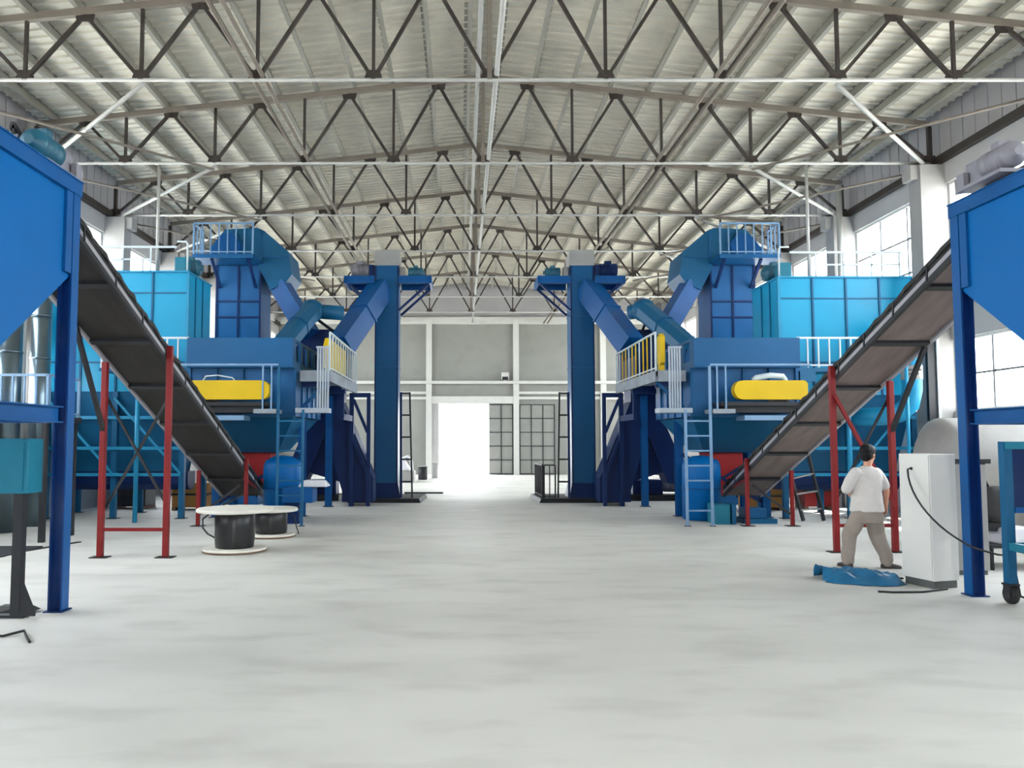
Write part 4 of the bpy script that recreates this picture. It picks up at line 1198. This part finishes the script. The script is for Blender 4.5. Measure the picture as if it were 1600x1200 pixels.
t.part('cover_strip', MB().box(10.38, 10.44, 16.66, 16.7, 2.2, 4.35), 'pale')

# ------------------------------------------------------------------ things further back
t = Thing('flood_light', 'small white floodlight on the far wall above the doorway', 'lamp', (2.4, 40.7, 5.1))
t.part('lamp_housing', MB().box(2.15, 2.55, 40.5, 40.78, 5.05, 5.4), 'trim')
t.part('lamp_lens', MB().box(2.2, 2.5, 40.48, 40.5, 5.0, 5.18), 'darksteel')
t.part('lamp_bracket', MB().box(2.3, 2.4, 40.78, 41.0, 4.95, 5.2), 'trim')
t = Thing('wrapped_machine', 'white plastic wrapped machine on the floor near the far door', 'machine', (-2.5, 33.5, 0))
t.part('base', MB().box(-3.3, -2.0, 33.1, 34.1, 0, 0.5), 'grey')
t.part('wrapped_top', MB().hexa([(-3.3, 33.1), (-2.15, 33.1), (-2.15, 34.1), (-3.3, 34.1)], 0.5, [(-3.2, 33.3), (-2.6, 33.3), (-2.6, 33.9), (-3.2, 33.9)], 1.15), 'wrap', bevel=0.08)
t.part('hose_loop', MB().path([(-2.5, 33.3, 0.7), (-2.45, 33.3, 1.05), (-2.3, 33.3, 1.12), (-2.15, 33.3, 0.95), (-2.1, 33.3, 0.5)], 0.07, 10), 'wrap')
for k, (x, y, w, h, m, lab) in enumerate(((-1.75, 35.5, 0.42, 0.62, 'darksteel', 'dark round bin beside the white wrapped machine'), (-1.25, 37.0, 0.3, 0.72, 'grey', 'slim grey canister standing nearer the far door'))):
    t = Thing('bin', lab, 'bin', (x, y, 0), 'bins by the far door')
    t.part('bin_body', MB().lathe((x, y, 0), [(w * 0.42, 0), (w * 0.5, 0.04), (w * 0.5, h - 0.03), (w * 0.46, h - 0.03)], 20), m)
    t.part('bin_lid', MB().lathe((x, y, h - 0.03), [(w * 0.54, 0), (w * 0.54, 0.03), (w * 0.4, 0.06)], 20), 'grey')
single('floor_plank', MB().box(-1.9, -0.6, 26.0, 26.2, 0, 0.05), 'darksteel', (-1.3, 26.1, 0), 'dark plank lying on the floor past the slim tower', 'plank')
# step ladder and clutter below the filter house
t = Thing('step_ladder', 'dark step ladder leaning under the filter house, beside the walking person', 'ladder', (9.3, 17.2, 0))
for a, b in (((7.95, 16.95, 0.02), (7.75, 17.3, 1.75)), ((7.5, 16.95, 0.02), (7.35, 17.3, 1.2))):
    t.part('stile', MB().bar(a, b, 0.06), 'darksteel')
for k in range(3):
    f = 0.15 + k * 0.22
    t.part('tread', MB().bar(Vector((7.5, 16.95, 0.02)).lerp(Vector((7.35, 17.3, 1.2)), f * 1.3), Vector((7.95, 16.95, 0.02)).lerp(Vector((7.75, 17.3, 1.75)), f), 0.08, 0.03), 'grey')
for x, y, w, d, h, m, lab in ((7.75, 20.0, 0.9, 0.7, 0.62, 'orange', 'orange brown crate on the floor under the cyan filter house'), (9.2, 20.2, 0.7, 0.6, 0.85, 'red', 'dark red crate behind the walking person'),
                              (-6.9, 20.0, 0.9, 0.7, 0.7, 'orange', 'brown crate under the filter house on the cable drum side'), (-8.6, 20.3, 0.9, 0.7, 0.6, 'darksteel', 'dark crate close to the wall, beyond the tall red legs')):
    t = Thing('crate', lab, 'crate', (x, y, 0), 'crates under the filter houses')
    t.part('crate_body', MB().box(x - w / 2, x + w / 2, y - d / 2, y + d / 2, 0.08, h), m, bevel=0.01)
    t.part('crate_runner', MB().box(x - w / 2, x - w / 2 + 0.1, y - d / 2, y + d / 2, 0, 0.08).box(x + w / 2 - 0.1, x + w / 2, y - d / 2, y + d / 2, 0, 0.08), 'edge')
    t.part('crate_band', MB().box(x - w / 2 - 0.008, x + w / 2 + 0.008, y - d / 2 - 0.008, y + d / 2 + 0.008, h * 0.55, h * 0.55 + 0.05), 'darksteel')


# ------------------------------------------------------------------ the person
def remesh(mb, name, voxel, smooth, loc, m, parent, wrinkle=0.0):
    me = mb.mesh(name, loc)
    o = bpy.data.objects.new(name, me)
    COL.objects.link(o)
    md = o.modifiers.new('r', 'REMESH')
    md.mode = 'VOXEL'
    md.voxel_size = voxel
    ms = o.modifiers.new('s', 'SMOOTH')
    ms.factor, ms.iterations = 0.5, smooth
    dg = bpy.context.evaluated_depsgraph_get()
    nm = bpy.data.meshes.new_from_object(o.evaluated_get(dg))
    o.modifiers.clear()
    o.data = nm
    if wrinkle:
        for v in nm.vertices:
            c = v.co
            w = noise.noise((c.x * 9, c.y * 9, c.z * 5)) + 0.6 * noise.noise((c.x * 14 + c.z * 18, c.y * 14, c.z * 9))
            v.co = c + v.normal * wrinkle * w
    for p in nm.polygons:
        p.use_smooth = True
    nm.materials.clear()
    nm.materials.append(M[m])
    o.parent = parent
    return o


PX, PY = 5.66, 10.78
def L(x, y, z):
    return (PX + x, PY + y, z)


def chain(mb, pts, rs, n=16):
    """rounded tapered limb"""
    V = [Vector(p) for p in pts]
    P2, R2 = [], []
    for i in range(len(V) - 1):
        for k in range(6):
            f = k / 6
            P2.append(V[i].lerp(V[i + 1], f)); R2.append(rs[i] + (rs[i + 1] - rs[i]) * f)
    P2.append(V[-1]); R2.append(rs[-1])
    mb.path([tuple(p) for p in P2], R2, n)
    for p, r in ((V[0], rs[0]), (V[-1], rs[-1])):
        mb.ball(tuple(p), r * 0.98, 12)


def rings(mb, spec, n=24, rot=0.0):
    """stack of ellipses: (x, y, z, rx, ry)"""
    rr = []
    for x, y, z, a, b in spec:
        r = []
        for k in range(n):
            th = 2 * PI * k / n
            ex, ey = a * math.cos(th), b * math.sin(th)
            r.append(L(x + ex * math.cos(rot) - ey * math.sin(rot), y + ex * math.sin(rot) + ey * math.cos(rot), z))
        rr.append(r)
    mb.loft(rr)


TW = -0.22   # trunk turned a little towards the wall
sL, sR = L(-0.178, -0.035, 1.335), L(0.185, 0.025, 1.325)
eL, eR = L(-0.285, 0.0, 1.075), L(0.262, -0.03, 1.07)
wL, wR = L(-0.13, 0.22, 1.02), L(0.255, -0.02, 0.875)
aL, aR = L(-0.262, 0.05, 0.075), L(0.235, -0.02, 0.075)
kL, kR = L(-0.2, 0.1, 0.46), L(0.165, 0.09, 0.46)
hL, hR = L(-0.1, 0.0, 0.83), L(0.09, 0.0, 0.83)

person = Thing('person', 'person in white t-shirt and khaki trousers, seen from behind beside the white cabinet', 'person', (PX, PY, 0))
b = MB()
rings(b, [(0, 0, 0.76, 0.12, 0.09), (0, 0, 0.85, 0.155, 0.105), (0.0, 0, 1.0, 0.135, 0.095), (0.0, 0, 1.15, 0.155, 0.105), (0.005, 0, 1.28, 0.17, 0.1), (0.008, 0, 1.36, 0.13, 0.075), (0.015, 0, 1.4, 0.06, 0.06)], rot=TW)
# neck and head; the face is turned towards the wall
rings(b, [(0.015, -0.005, 1.36, 0.06, 0.06), (0.03, 0.0, 1.43, 0.053, 0.055), (0.04, 0.008, 1.49, 0.055, 0.06)])
hc = Vector(L(0.045, 0.015, 1.57))
fd = Vector((0.80, 0.55, -0.12)).normalized()      # facing direction
rt = Vector((0.57, -0.82, 0)).normalized()         # person's right
hu = rt.cross(fd)
def H(r, f, u):
    return tuple(hc + rt * r + fd * f + hu * u)
def hball(mb, c, r, n=16):
    k = MB()
    k.ball((0, 0, 0), r, n)
    pts = [H(1.1 * (c[0] + p[0]), 1.1 * (c[1] + p[1]), 1.1 * (c[2] + p[2])) for p in k.v]
    mb.add(pts, k.f, k.sm)
hball(b, (0, -0.008, 0.018), (0.075, 0.093, 0.098))
hball(b, (0, 0.025, -0.045), (0.06, 0.066, 0.072))
hball(b, (0, 0.062, -0.092), (0.032, 0.028, 0.026))
hball(b, (0, 0.098, -0.022), (0.013, 0.02, 0.026))
hball(b, (0, 0.106, -0.034), (0.016, 0.014, 0.012))
for q in (-1, 1):
    hball(b, (q * 0.04, 0.062, -0.03), (0.024, 0.022, 0.022))
    hball(b, (q * 0.078, -0.006, -0.008), (0.011, 0.02, 0.033))
    hball(b, (q * 0.03, 0.083, 0.022), (0.024, 0.012, 0.009))
# arms
chain(b, [sL, eL, wL], [0.05, 0.04, 0.027])
chain(b, [sR, eR, wR], [0.05, 0.042, 0.028])
# legs under the trousers
chain(b, [hL, kL, aL], [0.085, 0.055, 0.036])
chain(b, [hR, kR, aR], [0.085, 0.055, 0.036])
def hand(mb, w, d, up, sgn):
    d, up = Vector(d).normalized(), Vector(up).normalized()
    sd = d.cross(up).normalized()
    w = Vector(w)
    # palm
    k = MB(); k.ball((0, 0, 0), (0.038, 0.046, 0.017), 12)
    mb.add([tuple(w + d * (0.045 + p[1]) + sd * p[0] + up * p[2]) for p in k.v], k.f, k.sm)
    for i, (o, ln) in enumerate(((-0.03, 0.062), (-0.011, 0.074), (0.009, 0.07), (0.028, 0.054))):
        p0 = w + d * 0.078 + sd * o
        p1 = p0 + d * ln * 0.45 - up * 0.006
        p2 = p1 + d * ln * 0.33 - up * ln * 0.2
        p3 = p2 + d * ln * 0.2 - up * ln * 0.22
        mb.path([tuple(p0), tuple(p1), tuple(p2), tuple(p3)], [0.0088, 0.0082, 0.0075, 0.0062], 8)
    p0 = w + d * 0.03 + sd * sgn * 0.03
    p1 = p0 + d * 0.028 + sd * sgn * 0.022 - up * 0.01
    p2 = p1 + d * 0.03 + sd * sgn * 0.004 - up * 0.008
    mb.path([tuple(p0), tuple(p1), tuple(p2)], [0.012, 0.0105, 0.0075], 8)
hand(b, wL, Vector(wL) - Vector(eL), (-0.3, 0.2, 0.9), 1)
hand(b, wR, Vector(wR) - Vector(eR) + Vector((0, -0.02, 0)), (1, 0.1, 0), -1)
body = remesh(b, 'body', 0.0055, 2, person.loc, 'skin', person.root)
# face details
f = MB()
for q in (-1, 1):
    hball(f, (q * 0.03, 0.082, 0.004), (0.014, 0.009, 0.007), 8)
person.part('eye', f, 'eyewhite', body)
f = MB()
for q in (-1, 1):
    hball(f, (q * 0.03, 0.0895, 0.004), (0.006, 0.003, 0.006), 8)
    hball(f, (q * 0.031, 0.0915, 0.024), (0.02, 0.006, 0.0045), 8)
person.part('eyebrow', f, 'hair', body)
f = MB()
hball(f, (0, 0.088, -0.066), (0.022, 0.01, 0.0065), 10)
person.part('mouth', f, 'lips', body)
# hair
h = MB()
hball(h, (0, -0.016, 0.034), (0.09, 0.106, 0.104))
hball(h, (0, -0.05, -0.012), (0.082, 0.068, 0.084))
hball(h, (0, 0.05, 0.08), (0.07, 0.056, 0.042))
for q in (-1, 1):
    hball(h, (q * 0.07, 0.008, 0.03), (0.02, 0.036, 0.05))
    hball(h, (q * 0.074, 0.022, -0.01), (0.01, 0.012, 0.03))
hair = remesh(h, 'hair', 0.006, 2, person.loc, 'hair', person.root, 0.006)
# t-shirt
s_ = MB()
rings(s_, [(0.0, 0, 0.775, 0.222, 0.145), (0.0, 0, 0.79, 0.225, 0.148), (0.0, -0.003, 0.9, 0.21, 0.14), (0.0, 0, 1.05, 0.2, 0.132), (0.003, 0, 1.2, 0.204, 0.13), (0.006, 0, 1.3, 0.2, 0.115), (0.01, 0, 1.365, 0.15, 0.085), (0.015, 0, 1.395, 0.085, 0.072), (0.018, 0, 1.41, 0.068, 0.064)], rot=TW)
chain(s_, [Vector(sL) + Vector((0.02, 0, -0.005)), Vector(sL).lerp(Vector(eL), 0.5), Vector(sL).lerp(Vector(eL), 0.93)], [0.07, 0.076, 0.072])
chain(s_, [Vector(sR) + Vector((-0.02, 0, -0.005)), Vector(sR).lerp(Vector(eR), 0.5), Vector(sR).lerp(Vector(eR), 0.74)], [0.07, 0.076, 0.074])
remesh(s_, 't_shirt', 0.011, 4, person.loc, 'shirt', person.root, 0.006)
# trousers
p_ = MB()
rings(p_, [(0, 0, 0.62, 0.15, 0.12), (0, 0, 0.7, 0.19, 0.135), (0, 0, 0.8, 0.185, 0.13), (0, 0, 0.86, 0.17, 0.118)], rot=TW)
chain(p_, [Vector(hL) + Vector((0.01, 0, -0.06)), kL, Vector(aL) + Vector((0, 0, 0.1)), Vector(aL) + Vector((0, 0, 0.02))], [0.118, 0.102, 0.084, 0.078])
chain(p_, [Vector(hR) + Vector((0.0, 0, -0.06)), kR, Vector(aR) + Vector((0, 0, 0.1)), Vector(aR) + Vector((0, 0, 0.02))], [0.122, 0.106, 0.09, 0.084])
remesh(p_, 'trousers', 0.011, 4, person.loc, 'trouser', person.root, 0.009)
for a, d in ((aL, (-0.25, 0.95)), (aR, (0.93, -0.1))):
    d = Vector((d[0], d[1], 0)).normalized()
    n_ = Vector((-d.y, d.x, 0))
    sh = MB()
    rr = []
    for f_, w, hh in ((-0.07, 0.026, 0.05), (-0.055, 0.038, 0.085), (0.0, 0.042, 0.09), (0.06, 0.044, 0.072), (0.12, 0.047, 0.052), (0.165, 0.04, 0.042), (0.19, 0.022, 0.03)):
        base = Vector((a[0], a[1], 0.004)) + d * f_
        rr.append([tuple(base + n_ * w * math.cos(t_) + Vector((0, 0, max(0, math.sin(t_)) ** 0.7 * hh))) for t_ in [2 * PI * k / 18 for k in range(18)]])
    sh.loft(rr)
    person.part('shoe', sh, 'shoe')
